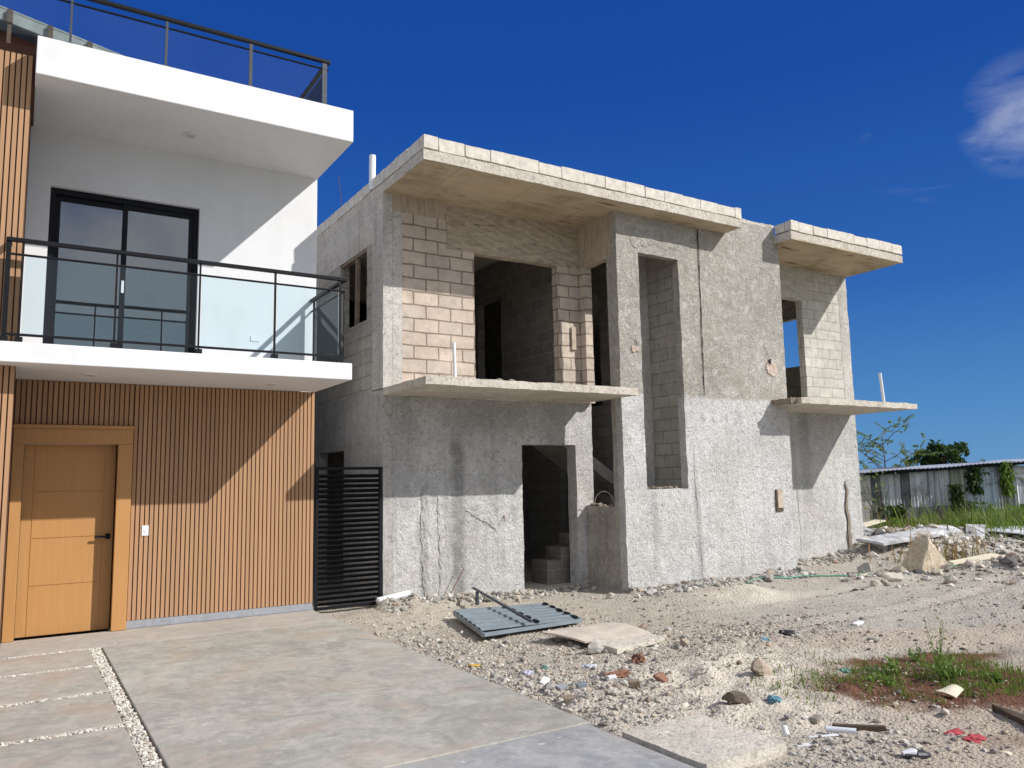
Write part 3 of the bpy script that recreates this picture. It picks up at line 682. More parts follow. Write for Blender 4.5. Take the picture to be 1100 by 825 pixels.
# sliding door
b = MB(); y0, y1 = 10.40, 10.47; z0, z1 = 3.042, 5.128; x0, x1 = .172, 1.811
b.box(x0, x0 + .055, y0, y1, z0, z1); b.box(x1 - .055, x1, y0, y1, z0, z1); b.box(x0 + .055, x1 - .055, y0, y1, z1 - .07, z1); b.box(x0 + .055, x1 - .055, y0, y1, z0, z0 + .05)
sd = b.build('sliding_door', 'black', A, bevel=.003)
for i, (xa, xb, yy) in enumerate(((.228, 1.005, 10.445), (.945, 1.755, 10.418))):
    b = MB(); b.box(xa, xa + .055, yy, yy + .02, 3.093, 5.057); b.box(xb - .055, xb, yy, yy + .02, 3.093, 5.057); b.box(xa + .055, xb - .055, yy, yy + .02, 4.99, 5.057); b.box(xa + .055, xb - .055, yy, yy + .02, 3.093, 3.16)
    b.build('sash', 'black', sd)
    b = MB(); b.box(xa + .056, xb - .056, yy + .007, yy + .013, 3.161, 4.989); b.build('pane', 'pane', sd)
b = MB(); b.box(.955, .985, 10.398, 10.417, 3.95, 4.1); b.build('pull_handle', 'pvc', sd)
b = MB(); b.box(-.2, 3.1, 10.52, 14.5, 2.95, 3.03); b.box(-.2, 3.1, 10.51, 14.5, 5.72, 5.80); b.box(-.28, -.2, 10.52, 14.5, 3.03, 5.72); b.box(3.1, 3.18, 10.52, 14.5, 3.03, 5.72); b.box(-.2, 3.1, 14.5, 14.6, 3.03, 5.72)
b.build('bedroom_walls', 'room', A)
b = MB(); b.box(.35, 1.25, 14.44, 14.498, 3.03, 5.15); b.box(.28, .35, 14.42, 14.498, 3.03, 5.22); b.box(1.25, 1.32, 14.42, 14.498, 3.03, 5.22); b.box(.35, 1.25, 14.42, 14.498, 5.15, 5.22); b.build('bedroom_door', 'pvc', A)
# railings
def railing(base, name, run, side, zb, zt, zs, zbot, posts, sideposts, thick, glass_z):
    """run: (x0,x1,y); side: (x,y0,y1)"""
    x0, x1, y = run; sx, sy0, sy1 = side
    b = MB(); b.box(x0, x1 + thick / 2, y - thick / 2, y + thick / 2, zt - .04, zt); b.box(sx - thick / 2, sx + thick / 2, y + thick / 2 + .001, sy1, zt - .04, zt)
    h = b.build(name, 'black', base, bevel=.004)
    b = MB(); b.tube([(x0, y, zs), (x1, y, zs)], .0125, 8); b.tube([(sx, y, zs), (sx, sy1, zs)], .0125, 8); b.build('mid_rail', 'black', h)
    if zbot:
        b = MB(); b.box(x0, x1, y - .012, y + .012, zbot - .012, zbot + .012); b.box(sx - .012, sx + .012, y + .013, sy1, zbot - .012, zbot + .012); b.build('bottom_rail', 'black', h)
    for (px, w) in posts:
        b = MB(); b.box(px - w, px + w, y - .0115, y + .0115, zb + .06, zt - .041); b.box(px - .035, px + .035, y - .035, y + .035, zb, zb + .06); b.build('post', 'black' if zbot else 'darkgrey', h)
    for (py, w) in sideposts:
        b = MB(); b.box(sx - .0115, sx + .0115, py - w, py + w, zb + .06, zt - .041); b.box(sx - .035, sx + .035, py - .035, py + .035, zb, zb + .06); b.build('post', 'black' if zbot else 'darkgrey', h)
    xs2 = [q[0] for q in posts]
    for a, c in zip(xs2[:-1], xs2[1:]):
        if c - a > .3: b = MB(); b.box(a + .02, c - .02, y - .004, y + .004, *glass_z); b.build('glass_panel', 'glass', h)
    ys2 = [y] + [q[0] for q in sideposts]
    for a, c in zip(ys2[:-1], ys2[1:]):
        b = MB(); b.box(sx - .004, sx + .004, a + .03, c - .03, *glass_z); b.build('glass_panel', 'glass', h)
    return h
hA = railing(A, 'balcony_railing', (-.20, 3.275, 9.05), (3.272, 9.05, YW - .003), 3.04, 4.095, 3.93, 3.125, [(-.18, .022), (-.055, .009), (.785, .009), (1.612, .009), (2.436, .011), (3.215, .011)], [(10.22, .02)], .05, (3.14, 3.925))
b = MB(); b.box(-.205, -.155, 9.076, 9.238, 4.055, 4.095); b.build('return_rail', 'black', hA)
b = MB(); b.tube([(-.18, 9.05, 3.93), (-.18, 9.238, 3.93)], .0125); b.build('return_mid_rail', 'black', hA)
b = MB(); b.box(-.184, -.176, 9.08, 9.235, 3.14, 3.92); b.build('glass_panel', 'glass', hA)
hR = railing(A, 'roof_railing', (-2.4, 3.055, 9.1), (3.05, 9.1, 18.5), 6.221, 6.865, 6.742, None, [(-1.65, .012), (-.7, .012), (.255, .012), (1.19, .014), (2.114, .02), (3.01, .03)], [(11.5, .02), (14.0, .02), (16.5, .02)], .05, (6.26, 6.735))

# ------------------------------------------------------------------ louvred gate in the alley
G = thing('louvred_gate', (3.83, 10.37, 0), 'black louvred metal gate closing the alley between the two houses', 'gate')
b = MB(); b.box(3.36, 3.40, 10.34, 10.38, -.04, 1.84); b.box(4.255, 4.295, 10.34, 10.38, -.04, 1.84); b.box(3.401, 4.254, 10.34, 10.38, 1.80, 1.84); b.box(3.401, 4.254, 10.34, 10.38, -.02, .02); b.build('frame', 'black', G, bevel=.003)
b = MB()
for i in range(26):
    z = .055 + i * .0665; b.obox((3.828, 10.36, z), ((1, 0, 0), (0, .72, -.69), (0, .69, .72)), (.426, .030, .0035))
b.build('slats', 'black', G)

# ------------------------------------------------------------------ unfinished grey house
B = thing('unfinished_house', (9.6, 10.34, 0), 'unfinished two storey grey house of concrete blocks and rough render with empty openings', 'house')
YT, YR, XR = 9.355, 10.29, 14.89
Z1, Z1T, Z2, Z2T = 2.84, 2.944, 5.81, 5.95
def wpart(name, mat, parent, *w, amp=.007, **kw):
    b = MB(); b.wall(*w, **kw); b.rough(amp * 1.15, 3.5, amp * .8, 14); return b.build(name, mat, parent)
gw = wpart('ground_floor_wall', 'pl_front', B, 'y', YW, YW + .24, 4.46, 7.97, -.4, Z1, [(6.60, 7.628, -.4, 2.165)], step=.05)
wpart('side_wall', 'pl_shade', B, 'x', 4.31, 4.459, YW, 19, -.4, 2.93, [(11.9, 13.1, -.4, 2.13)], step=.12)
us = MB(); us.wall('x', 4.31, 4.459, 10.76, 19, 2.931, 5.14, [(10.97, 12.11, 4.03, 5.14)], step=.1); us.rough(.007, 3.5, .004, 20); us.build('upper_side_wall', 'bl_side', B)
wpart('side_beam', 'colconc', B, 'x', 4.306, 4.462, 10.76, 19, 5.141, Z2 - .001, step=.1, amp=.01)
wpart('corner_column', 'colconc', B, 'x', 4.308, 4.455, YW - .002, 10.759, 2.945, Z2 - .001, step=.07, amp=.008)
wpart('column_face', 'colconc', B, 'y', YW - .003, YW + .15, 4.458, 4.60, Z1T + .001, 5.55, step=.06)
wpart('block_wall', 'bl_pink', B, 'y', YW, YW + .15, 4.602, 5.80, Z1T + .001, 5.55, [(5.33, 5.9, 5.10, 5.6)], step=.06)
wpart('block_pier', 'bl_pink', B, 'y', YW, YW + .15, 7.362, 7.80, Z1T + .001, 5.10, step=.06)
wpart('lintel_beam', 'form', B, 'y', YW - .012, YW + .15, 5.331, 7.798, 5.101, Z2 - .001, step=.06, amp=.009)
wpart('formwork_strip', 'formv', B, 'y', YW - .006, YW + .15, 4.458, 5.329, 5.551, Z2 - .001, step=.06, amp=.009)
# window post and green pail seen in the side window
b = MB(); b.beam((4.36, 11.50, 4.03), (4.36, 11.46, 5.15), .06, .05); b.beam((4.36, 10.98, 5.12), (4.36, 12.10, 5.12), .08, .05); b.build('window_prop', 'wood', B)
b = MB(); b.tube([(4.62, 11.10, 4.62), (4.62, 11.10, 4.78), (4.62, 11.1, 4.80)], [.12, .14, .10], 14); b.build('green_hanging_cap', 'green', B)
# roof slab and parapets
rs = MB(); rs.wall('z', Z2, Z2T, 4.31, 14.91, 8.99, 19, [(10.26, 11.53, 8.9, 9.52)], step=.12); rs.rough(.007, 3.5, .005, 18)
roofB = rs.build('roof_slab', ['conc'], B)
# its underside shows the boards: a thin skin of the slab itself
sf = MB(); sf.wall('z', Z2 - .006, Z2 + .02, 4.33, 10.24, 9.01, YW, [(7.79, 10.3, YT - .003, 11)], step=.15); sf.build('slab_soffit', 'soffit', roofB)
sf = MB(); sf.wall('z', Z2 - .006, Z2 + .02, 11.55, 14.89, 8.99, YR, [(11.5, 11.63, YT - .003, 11)], step=.15); sf.build('slab_soffit', 'soffit', roofB)
def parapet(name, runs):
    b = MB(); r = random.Random(5)
    for (ax, a0, a1, c0, c1) in runs:
        q = a0; first = True
        while q < a1 - .02:
            L = .40 if not first else r.choice((.4, .22)); first = False
            e = min(q + L, a1); gp = r.uniform(.003, .009); z0 = Z2T + r.uniform(.018, .032); z1 = 6.15 + r.uniform(-.012, .008); dy = r.uniform(-.006, .006)
            if ax == 'x': b.wall('y', c0 + dy, c1 + dy, q + gp, e - gp, z0, z1, step=.1)
            else: b.wall('x', c0 + dy, c1 + dy, q + gp, e - gp, z0, z1, step=.1)
            q = e
        if ax == 'x': b.box(a0 + .02, a1 - .02, c0 + .04, c1 - .04, Z2T - .01, 6.12)
        else: b.box(c0 + .04, c1 - .04, a0 + .03, a1 - .03, Z2T - .01, 6.12)
    b.rough(.004, 6, .004, 30); return b.build(name, 'parapet', roofB)
parapet('parapet', [('x', 4.318, 10.30, 9.0, 9.13), ('y', 9.135, 17.5, 4.318, 4.448)])
parapet('parapet', [('x', 11.54, 14.90, 8.98, 9.11), ('y', 9.115, 9.352, 11.54, 11.66)])
# tower
wpart('tower_front_wall', 'pl_tower', B, 'y', YT, YT + .15, 7.80, 11.62, -.4, 6.10, [(8.243, 9.11, 1.44, 5.19), (7.7, 10.26, 5.809, 6.3), (11.53, 11.7, 5.809, 6.3)], step=.05, amp=.009)
b = MB(); b.wall('y', YT + .004, YT + .146, 10.31, 11.545, 6.085, 6.15, step=.06); b.rough(.010, 5, .012, 17); b.build('tower_cap', 'conc', B)
wpart('tower_right_wall', 'pl_tower', B, 'x', 11.47, 11.619, YT + .151, YR + .15, -.4, Z2 - .001, step=.2)
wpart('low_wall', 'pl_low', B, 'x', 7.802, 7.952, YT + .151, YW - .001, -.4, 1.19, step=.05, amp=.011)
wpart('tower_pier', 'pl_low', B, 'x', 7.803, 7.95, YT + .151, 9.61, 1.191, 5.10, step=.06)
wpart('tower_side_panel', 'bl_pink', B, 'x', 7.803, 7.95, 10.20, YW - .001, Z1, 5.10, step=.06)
wpart('tower_side_beam', 'formv', B, 'x', 7.801, 7.952, YT + .151, YW - .014, 5.101, Z2 - .001, step=.06, amp=.008)
# floors, inner walls
b = MB(); b.box(4.46, 7.64, 10.53, 18.8, Z1 + .01, 2.98); b.box(9.36, 14.7, 10.5, 18.8, Z1 + .01, 2.98); b.box(4.46, 14.7, 13.5, 18.8, Z1 + .012, 2.982); b.build('upper_floor', 'conc', B)
b = MB(); b.box(4.46, 14.7, 10.34, 18.8, -.2, -.045); b.box(7.96, 11.46, 9.51, 10.339, -.2, -.046); b.build('floor', 'conc', B)
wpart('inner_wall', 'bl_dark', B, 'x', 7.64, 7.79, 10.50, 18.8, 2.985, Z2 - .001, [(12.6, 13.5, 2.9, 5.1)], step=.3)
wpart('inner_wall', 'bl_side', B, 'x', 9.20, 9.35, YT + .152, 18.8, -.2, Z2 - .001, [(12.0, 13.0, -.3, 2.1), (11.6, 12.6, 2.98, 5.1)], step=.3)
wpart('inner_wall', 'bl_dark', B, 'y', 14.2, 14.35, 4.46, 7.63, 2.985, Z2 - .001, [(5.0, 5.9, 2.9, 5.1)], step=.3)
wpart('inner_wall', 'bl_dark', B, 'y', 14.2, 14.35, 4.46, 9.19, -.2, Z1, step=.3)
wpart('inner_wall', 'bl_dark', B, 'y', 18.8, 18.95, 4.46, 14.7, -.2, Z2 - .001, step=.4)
wpart('inner_column', 'colconc', B, 'y', 10.22, 10.42, 8.90, 9.195, -.05, Z2 - .002, step=.2)
# stair: a lower flight of blocks behind the door and the sloping upper flight
b = MB(); x, z = 7.28, -.045
for i in range(7):
    zt = .33 + i * .2; b.box(x + i * .27, x + (i + 1) * .27, 10.72, 11.15, z, zt)
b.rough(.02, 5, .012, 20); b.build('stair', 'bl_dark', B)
b = MB(); b.add([(9.19, 11.2, 1.43), (7.1, 11.2, 2.80), (7.1, 11.2, 3.02), (9.19, 11.2, 1.66), (9.19, 12.1, 1.43), (7.1, 12.1, 2.80), (7.1, 12.1, 3.02), (9.19, 12.1, 1.66)], [(0, 3, 2, 1), (4, 5, 6, 7), (0, 1, 5, 4), (1, 2, 6, 5), (2, 3, 7, 6), (3, 0, 4, 7)])
b.build('stair_flight', 'colconc', B)
# right wing
wpart('recess_wall', 'pl_front', B, 'y', YR, YR + .15, 11.62, XR, -.4, Z1, step=.06)
wpart('recess_block_wall', 'bl_grey', B, 'y', YR, YR + .15, 11.62, 14.60, Z1T + .001, Z2 - .001, [(12.0, 13.40, 2.9, 5.15), (11.6, 13.62, 5.15, 5.9)], step=.06)
wpart('recess_beam', 'formg', B, 'y', YR - .01, YR + .15, 11.621, 13.619, 5.151, Z2 - .001, step=.06, amp=.009)
wpart('recess_column', 'colconc', B, 'y', YR - .003, YR + .152, 14.601, XR, Z1 + .001, Z2 - .001, step=.06)
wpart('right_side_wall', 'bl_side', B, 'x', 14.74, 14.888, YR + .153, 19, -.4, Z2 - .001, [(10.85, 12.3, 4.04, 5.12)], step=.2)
# balcony slabs
b = MB(); b.wall('z', Z1, Z1T, 4.312, 7.795, YF, YW - .002, step=.08); b.rough(.008, 4, .005, 20); bs = b.build('balcony_slab', 'conc', B)
b = MB(); b.wall('z', Z1, Z1T, 11.36, 14.75, 8.84, YR - .002, [(11.2, 11.625, YT - .002, 11)], step=.08); b.rough(.010, 4, .007, 17); bs2 = b.build('balcony_slab', 'conc', B)
b = MB(); b.wall('z', Z1 + .01, Z1T - .004, 11.20, 11.358, 8.95, YT - .004, step=.05); b.rough(.03, 6, .02, 18); b.build('broken_slab_end', 'rawbrown', bs2)
for (x, y, z0, z1, lean) in ((4.905, 9.3, Z1T, 3.465, -.015),):
    b = MB(); b.tube([(x, y, z0), (x + lean, y, z1)], .024, 14); b.build('conduit', 'pvc', B)
b = MB(); b.tube([(14.09, 9.1, Z1T), (14.03, 9.1, 3.54)], .028, 14); b.build('conduit', 'pvc', B)
b = MB(); b.tube([(4.318, 10.78, 5.98), (4.322, 10.785, 6.52)], .05, 16); b.build('drain_pipe', 'pvc', B)
b = MB(); b.tube([(4.40, 12.34, 6.1), (4.40, 12.40, 6.5), (4.40, 12.49, 6.82)], .005, 5); b.build('rebar', 'darkwood', B)
# rubble crumbs left on the left balcony
b = MB(); r = np.random.default_rng(3)
for i in range(26):
    v, f = stone_shape(300 + i, 1, 5); s_ = r.uniform(.012, .05); x = r.choice((r.uniform(4.55, 5.1), r.uniform(5.4, 6.1), r.uniform(6, 7.4))); 
    b.add((v * s_ * np.array([1.6, 1, .6]) + np.array([x, r.uniform(9.0, 9.5), Z1T + s_ * .3])).tolist(), f.tolist())
tag(b.build('mortar_crumbs', 'rawbrown', bs), kind='stuff')
# marks on the render
def blotch(name, mat, parent, axis, c, cu, cw, ru, rw, depth=.006, n=26, seed=1, rag=.3):
    """irregular proud patch on a wall face"""
    r = random.Random(seed); b = MB(); rim = []
    for i in range(n):
        t = 2 * math.pi * i / n; k = 1 + rag * 1.3 * mnoise.noise(Vector((math.cos(t) * 1.4, math.sin(t) * 1.4, seed))) + r.uniform(-rag, rag) * .3; rim.append((cu + ru * k * math.cos(t), cw + rw * k * math.sin(t)))
    P = (lambda u, w, d: (u, c - d, w)) if axis == 'y' else (lambda u, w, d: (c - d, u, w))
    vs = [P(u, w, -.01) for u, w in rim] + [P(cu + (u - cu) * .88, cw + (w - cw) * .88, depth + r.uniform(-.004, .006)) for u, w in rim] + [P(cu, cw, depth)]
    fs = [(i, (i + 1) % n, n + (i + 1) % n, n + i) for i in range(n)] + [(n + i, n + (i + 1) % n, 2 * n) for i in range(n)]
    return b.add(vs, fs).build(name, mat, parent)
blotch('exposed_block', 'brokenblock', B, 'y', YT, 11.25, 3.50, .17, .13, .012, seed=3, rag=.35)
b = MB(); b.box(11.17, 11.225, YT - .0165, YT - .013, 3.56, 3.66); b.build('hole', 'crack', B)
blotch('exposed_block', 'brokenblock', B, 'y', YT, 8.10, 3.62, .09, .055, .012, seed=8, rag=.4)
def crack(pts, w, name='crack', mat='crack', y=YT):
    b = MB(); vs = []; fs = []; r = random.Random(len(pts))
    for i, (x, z) in enumerate(pts):
        ww = w * r.uniform(.6, 1.3) * ((1.5 - 1.1 * i / len(pts)) if mat == 'rawbrown' else 1); vs += [(x - ww, y, z), (x + ww, y, z)]
    n = len(pts); vs += [(x, yy + .02, z) for x, yy, z in vs[:]]
    for i in range(n - 1): fs.append((2 * i, 2 * i + 1, 2 * i + 3, 2 * i + 2))
    b.add(vs[:2 * n], fs); return b.build(name, mat, B)
r = random.Random(2)
crack([(9.585 - .03 * (1 - t) + r.uniform(-.004, .004), 2.96 + t * 2.82) for t in [i / 30 for i in range(31)]], .011, 'settlement_joint', y=YT - .014)
crack([(8.02, 3.80), (8.06, 3.76), (8.12, 3.77), (8.14, 3.70), (8.17, 3.69)], .008, y=YT - .014)
crack([(11.04, 3.93), (11.10, 3.84), (11.13, 3.76), (11.17, 3.68)], .005, y=YT - .014)
crack([(14.40 + .035 * math.sin(i * .9) * (i / 16) + r.uniform(-.012, .012), -.08 + i * 1.56 / 18) for i in range(19)][::1], .06, 'broken_chase', 'rawbrown', y=YR - .0105)
crack([(14.355 + .03 * math.sin(i * .9) * (i / 16) + r.uniform(-.01, .01), -.08 + i * 1.5 / 18) for i in range(19)], .018, 'chase_gap', 'crack', y=YR - .0125)
def relief(name, mat, pts, w, y, depth, seed):
    """a filled chase: an uneven raised strip of render on a wall that faces the yard"""
    r = random.Random(seed); b = MB(); P = []
    for (x, z), (x2, z2) in zip(pts[:-1], pts[1:]):
        for k in range(8): P.append((x + (x2 - x) * k / 8, z + (z2 - z) * k / 8))
    P.append(pts[-1]); n = len(P); q = 6
    for i, (x, z) in enumerate(P):
        a = P[max(i - 1, 0)]; c = P[min(i + 1, n - 1)]; dx, dz = c[0] - a[0], c[1] - a[1]; L = math.hypot(dx, dz) or 1; nx, nz = -dz / L, dx / L
        ww = w * r.uniform(.65, 1.25) * (1 if 0 < i < n - 1 else .5)
        for k in range(q + 1):
            t = k / q * 2 - 1; d = depth * (1 - t ** 4) * r.uniform(.5, 1.2) if 0 < k < q else -.012; jx = r.uniform(-.012, .012)
            b.v.append((x + nx * (ww * t + jx), y - d, z + nz * (ww * t + jx)))
    for i in range(n - 1):
        for k in range(q): o = i * (q + 1) + k; b.f.append((o, o + 1, o + q + 2, o + q + 1)); b.mi.append(0)
    return b.build(name, mat, B)
relief('filled_chase', 'pl_front', [(4.98, -.1), (4.95, .5), (4.93, 1.1), (4.98, 1.55), (5.08, 1.68)], .085, YW - .004, .014, 1)
relief('filled_chase', 'pl_front', [(5.20, -.1), (5.20, .4), (5.19, .9), (5.18, 1.4), (5.08, 1.66)], .05, YW - .004, .011, 2)
relief('filled_chase', 'pl_front', [(5.62, 1.2), (5.80, 1.08), (6.00, .99), (6.14, .88)], .02, YW - .003, .010, 3)
relief('filled_chase', 'pl_front', [(12.92, -.2), (12.96, .5), (12.94, 1.2), (12.93, 2.0)], .06, YR - .002, .008, 4)
relief('filled_chase', 'pl_tower', [(9.40, -.2), (9.36, .5), (9.33, 1.2), (9.30, 2.0)], .07, YT - .001, .007, 5)
relief('filled_chase', 'pl_tower', [(8.10, 5.35), (8.5, 5.45), (9.0, 5.42), (9.4, 5.5)], .14, YT - .001, .010, 6)
b = MB(); b.tube([(6.27, YW + .02, 1.12), (6.22, YW - .07, 1.02)], .008, 6); b.build('rebar', 'rust', B)
b = MB(); b.tube([(5.2, 10.24, -.1), (5.5, 10.22, .38)], .006, 6); b.build('rebar', 'rust', B)
# meter box recess: dark plate stands in for shade at its left and bottom
b = MB(); b.box(11.145, 11.315, YT - .022, YT - .004, 1.0, 1.375); mb = b.build('meter_box', 'darkwood', B)
b = MB(); b.box(11.18, 11.305, YT - .03, YT - .0225, 1.06, 1.37); b.build('cover', 'paleboard', mb)
b = MB(); b.box(7.60, 7.68, YW - .035, YW - .012, 3.72, 4.10); b.build('wood_block', 'paleboard', B)
# rebar loops and debris on the low wall
b = MB(); b.tube([(7.87, 9.95 - .25 * math.cos(t), 1.2 + .22 * math.sin(t)) for t in [i * math.pi / 10 for i in range(11)]], .006, 6); b.build('wire_loop', 'paleboard', B)
b = MB(); r = np.random.default_rng(9)
for i in range(30):
    v, f = stone_shape(400 + i, 1, 5); s_ = r.uniform(.02, .06)
    if i < 12: p = (7.87 + r.uniform(-.05, .05), r.uniform(9.65, 10.3), 1.19 + s_ * .35)
    else: p = (r.uniform(8.27, 9.08), YT + r.uniform(.03, .12), 1.44 + s_ * .35)
    b.add((v * s_ * np.array([1.2, 1, .7]) + np.array(p)).tolist(), f.tolist())
tag(b.build('sill_rubble', 'rawbrown', B), kind='stuff')

# ------------------------------------------------------------------ things lying about
def rock(x, y, s, label, pal=(.47, .43, .37), name='rock', cat='rock', seed=0, sink=.42, dims=(1, 1, .75), rot=0, group='loose rocks on the building plot', z=None):
    v, f = stone_shape(1000 + seed, 3, 15, dims); c, q = math.cos(rot), math.sin(rot)
    Rz = np.array([[c, -q, 0], [q, c, 0], [0, 0, 1]]); v = v @ Rz.T * s
    for i in range(len(v)):
        v[i] += np.array(mnoise.noise_vector(Vector(v[i]) * 9 / max(s * 6, .6) + Vector((seed, 0, 0)))) * s * .045
    zz = hz(x, y) if z is None else z
    b = MB(); b.add((v + np.array([0, 0, s * dims[2] * (.8 - sink)])).tolist(), f.tolist())
    o = b.build(name, 'stone', cols=np.repeat(np.array([pal]), len(v), 0)); o.location = (x, y, zz)
    return tag(o, label, cat, group)
W_, G_, D_, BR = (.66, .62, .55), (.48, .465, .43), (.36, .325, .28), (.46, .38, .31)
rock(5.62, 10.12, .15, 'white angular stone against the grey wall left of the empty doorway', W_, seed=1, dims=(1, .8, .8), rot=.5)
rock(4.86, 6.35, .13, 'light grey rock resting against the dusty board edge', G_, seed=2, dims=(1.1, .8, .95))
rock(5.30, 4.72, .15, 'brown faceted rock on pale sand between slab and grass', BR, seed=3, dims=(1.1, .8, .75), rot=.4)
rock(4.47, 4.20, .10, 'dark brown crusted lump just behind the grey concrete slab', (.20, .16, .125), seed=4, dims=(1.3, .8, .8), rot=-.7)
rock(4.70, 3.72, .055, 'small brown stone with pointed top in front of the blue rag', D_, seed=5)
rock(10.40, 8.95, .14, 'square grey rock at the foot of the tower wall below the meter box', (.36, .34, .31), seed=6, dims=(1, .8, .9))
rock(11.15, 7.55, .13, 'pale flat rock at far left of the three rocks before the big broken block', (.56, .51, .43), seed=7, dims=(1.2, .8, .6))
rock(11.58, 7.60, .17, 'long cream boulder just left of the big broken block', (.60, .55, .47), seed=8, dims=(1.2, .7, .7), rot=-.6)
rock(12.62, 7.45, .11, 'round cream stone leaning on the foot of the big broken block', (.55, .50, .41), seed=9)
rock(12.6, 8.7, .19, 'mottled grey boulder at the right foot of the unfinished house', (.45, .43, .40), seed=10, dims=(1.1, .8, .8))
rock(13.55, 7.95, .12, 'pale cube shaped stone right of the big broken block', (.58, .54, .47), seed=11)
rock(14.85, 9.9, .24, 'tall grey lump in the rubble heap under the white boards', (.46, .45, .43), seed=12, dims=(.9, .9, 1))
rock(15.7, 9.6, .3, 'broad pale lump on the rubble heap behind the big broken block', (.58, .55, .50), seed=13, dims=(1.2, .9, .7))
rock(14.4, 6.9, .12, 'pinkish stone on the rubble pile at the right edge', (.50, .40, .34), seed=14)
rock(13.7, 6.75, .14, 'small white stone on top of the right hand rubble pile', W_, seed=15)
rock(7.98, 9.05, .12, 'grey rock at the corner of the tower left of its rubble foot', G_, seed=16, dims=(1, .8, .7))
rock(7.62, 8.95, .09, 'pale stone in front of the low wall beside the tower corner', W_, seed=17)
rock(7.28, 9.15, .08, 'small cream stone on the ground below the low wall', (.58, .53, .45), seed=18)
rock(4.95, 10.18, .09, 'grey clod in the heap below the patched wall', G_, seed=19)
rock(6.1, 9.75, .07, 'tan stone between the sheet metal panel and the doorway', (.48, .38, .28), seed=20)
rock(5.75, 6.05, .085, 'rusty brown stone beyond the dusty board', BR, seed=21)
rock(4.53, 5.05, .075, 'reddish brown rock flake lying alone on pale sand', (.30, .17, .125), seed=22, dims=(1.3, .8, .6))
rock(6.05, 7.05, .10, 'dark reddish stone behind the right end of the dusty board', (.34, .26, .21), seed=23, dims=(1.2, .8, .7))
rock(4.92, 3.06, .045, 'brown stone beside the red cloth', D_, seed=24)
rock(3.62, 4.52, .05, 'dark stone by the far corner of the grey slab', D_, seed=25)
# big broken concrete block
rq = np.random.default_rng(5); v, f = ico(4); v = v * np.array([.52, .30, .46])
for d, c in (((-.75, -.25, .62), .20), ((.82, -.1, .55), .27), ((.1, -1, .12), .17), ((-.2, 1, .2), .2), ((0, 0, -1), .30), ((-.95, .1, -.1), .44), ((.97, -.1, .1), .45), ((-.35, -.1, .95), .33), ((.5, -.6, .5), .26), ((.25, .2, 1), .40)):
    d = np.array(d); d = d / np.linalg.norm(d); k = v @ d; m = k > c; v[m] -= np.outer(k[m] - c, d)
for i in range(len(v)): v[i] += np.array(mnoise.noise_vector(Vector(v[i]) * 5)) * .022 + np.array(mnoise.noise_vector(Vector(v[i]) * 17)) * .012
b = MB(); b.add((v * .95 + np.array([0, 0, .25])).tolist(), f.tolist())
bo = b.build('broken_block', plaster('tan_concrete', (.50, .41, .29), (.68, .59, .46), (.26, .2, .15), grain=20, bump=.5, streak=.2))
bo.location = (12.95, 7.85, hz(12.95, 7.85) - .02); bo.rotation_euler = (.05, -.08, -.25)
tag(bo, 'big tan broken concrete block standing upright in the rubble', 'concrete block')
# sheet metal gate leaf and bar
P = thing('sheet_metal_panel', (5.3, 8.6, 0), 'blue grey corrugated sheet metal panel lying flat before the doorway', 'metal panel')
q0, q1, q2, q3 = Vector((4.66, 8.93, .035)), Vector((4.28, 7.53, .025)), Vector((5.72, 7.74, -.035)), Vector((6.07, 9.02, -.03))
b = MB(); N = 28
for i in range(N + 1):
    t = i / N; a = q0.lerp(q1, t); c = q3.lerp(q2, t); h = .012 if (i % 4) in (0, 1) else 0
    b.v += [tuple(a + Vector((0, 0, h))), tuple(c + Vector((0, 0, h))), tuple(a + Vector((0, 0, h - .006))), tuple(c + Vector((0, 0, h - .006)))]
for i in range(N): o = 4 * i; b.f += [(o, o + 4, o + 5, o + 1), (o + 2, o + 3, o + 7, o + 6)]; b.mi += [0, 0]
b.build('sheet', 'panelgrey', P)
b = MB(); b.beam(q0 - Vector((0, 0, .03)), q1 - Vector((0, 0, .03)), .03, .05); b.beam(q1 - Vector((0, 0, .03)), q2 - Vector((0, 0, .0)), .03, .04); b.beam(q3 - Vector((0, 0, .02)), q2 - Vector((0, 0, .0)), .03, .05); b.build('edge_frame', 'panelgrey', P)
m0, m1 = q0.lerp(q3, .52), q1.lerp(q2, .56)
for (pa, pb, off) in ((m0, m1, 0), (q3, q2, -.03)):
    for i in range(5):
        c = pa.lerp(pb, (i + .45) / 5); d = (pb - pa).normalized(); b = MB(); b.obox(c + Vector((off, 0, .022)), (d, d.cross(Vector((0, 0, 1))), (0, 0, 1)), (.06, .02, .011)); b.build('cleat', 'black', P)
b = MB(); b.beam((5.48, 9.92, .14), (4.93, 7.60, .055), .028, .025); b.beam((5.42, 9.70, -.06), (5.42, 9.70, .115), .03, .05); ob = b.build('steel_bar', 'darkgrey'); tag(ob, 'dark square steel bar lying across the sheet metal panel', 'steel bar')
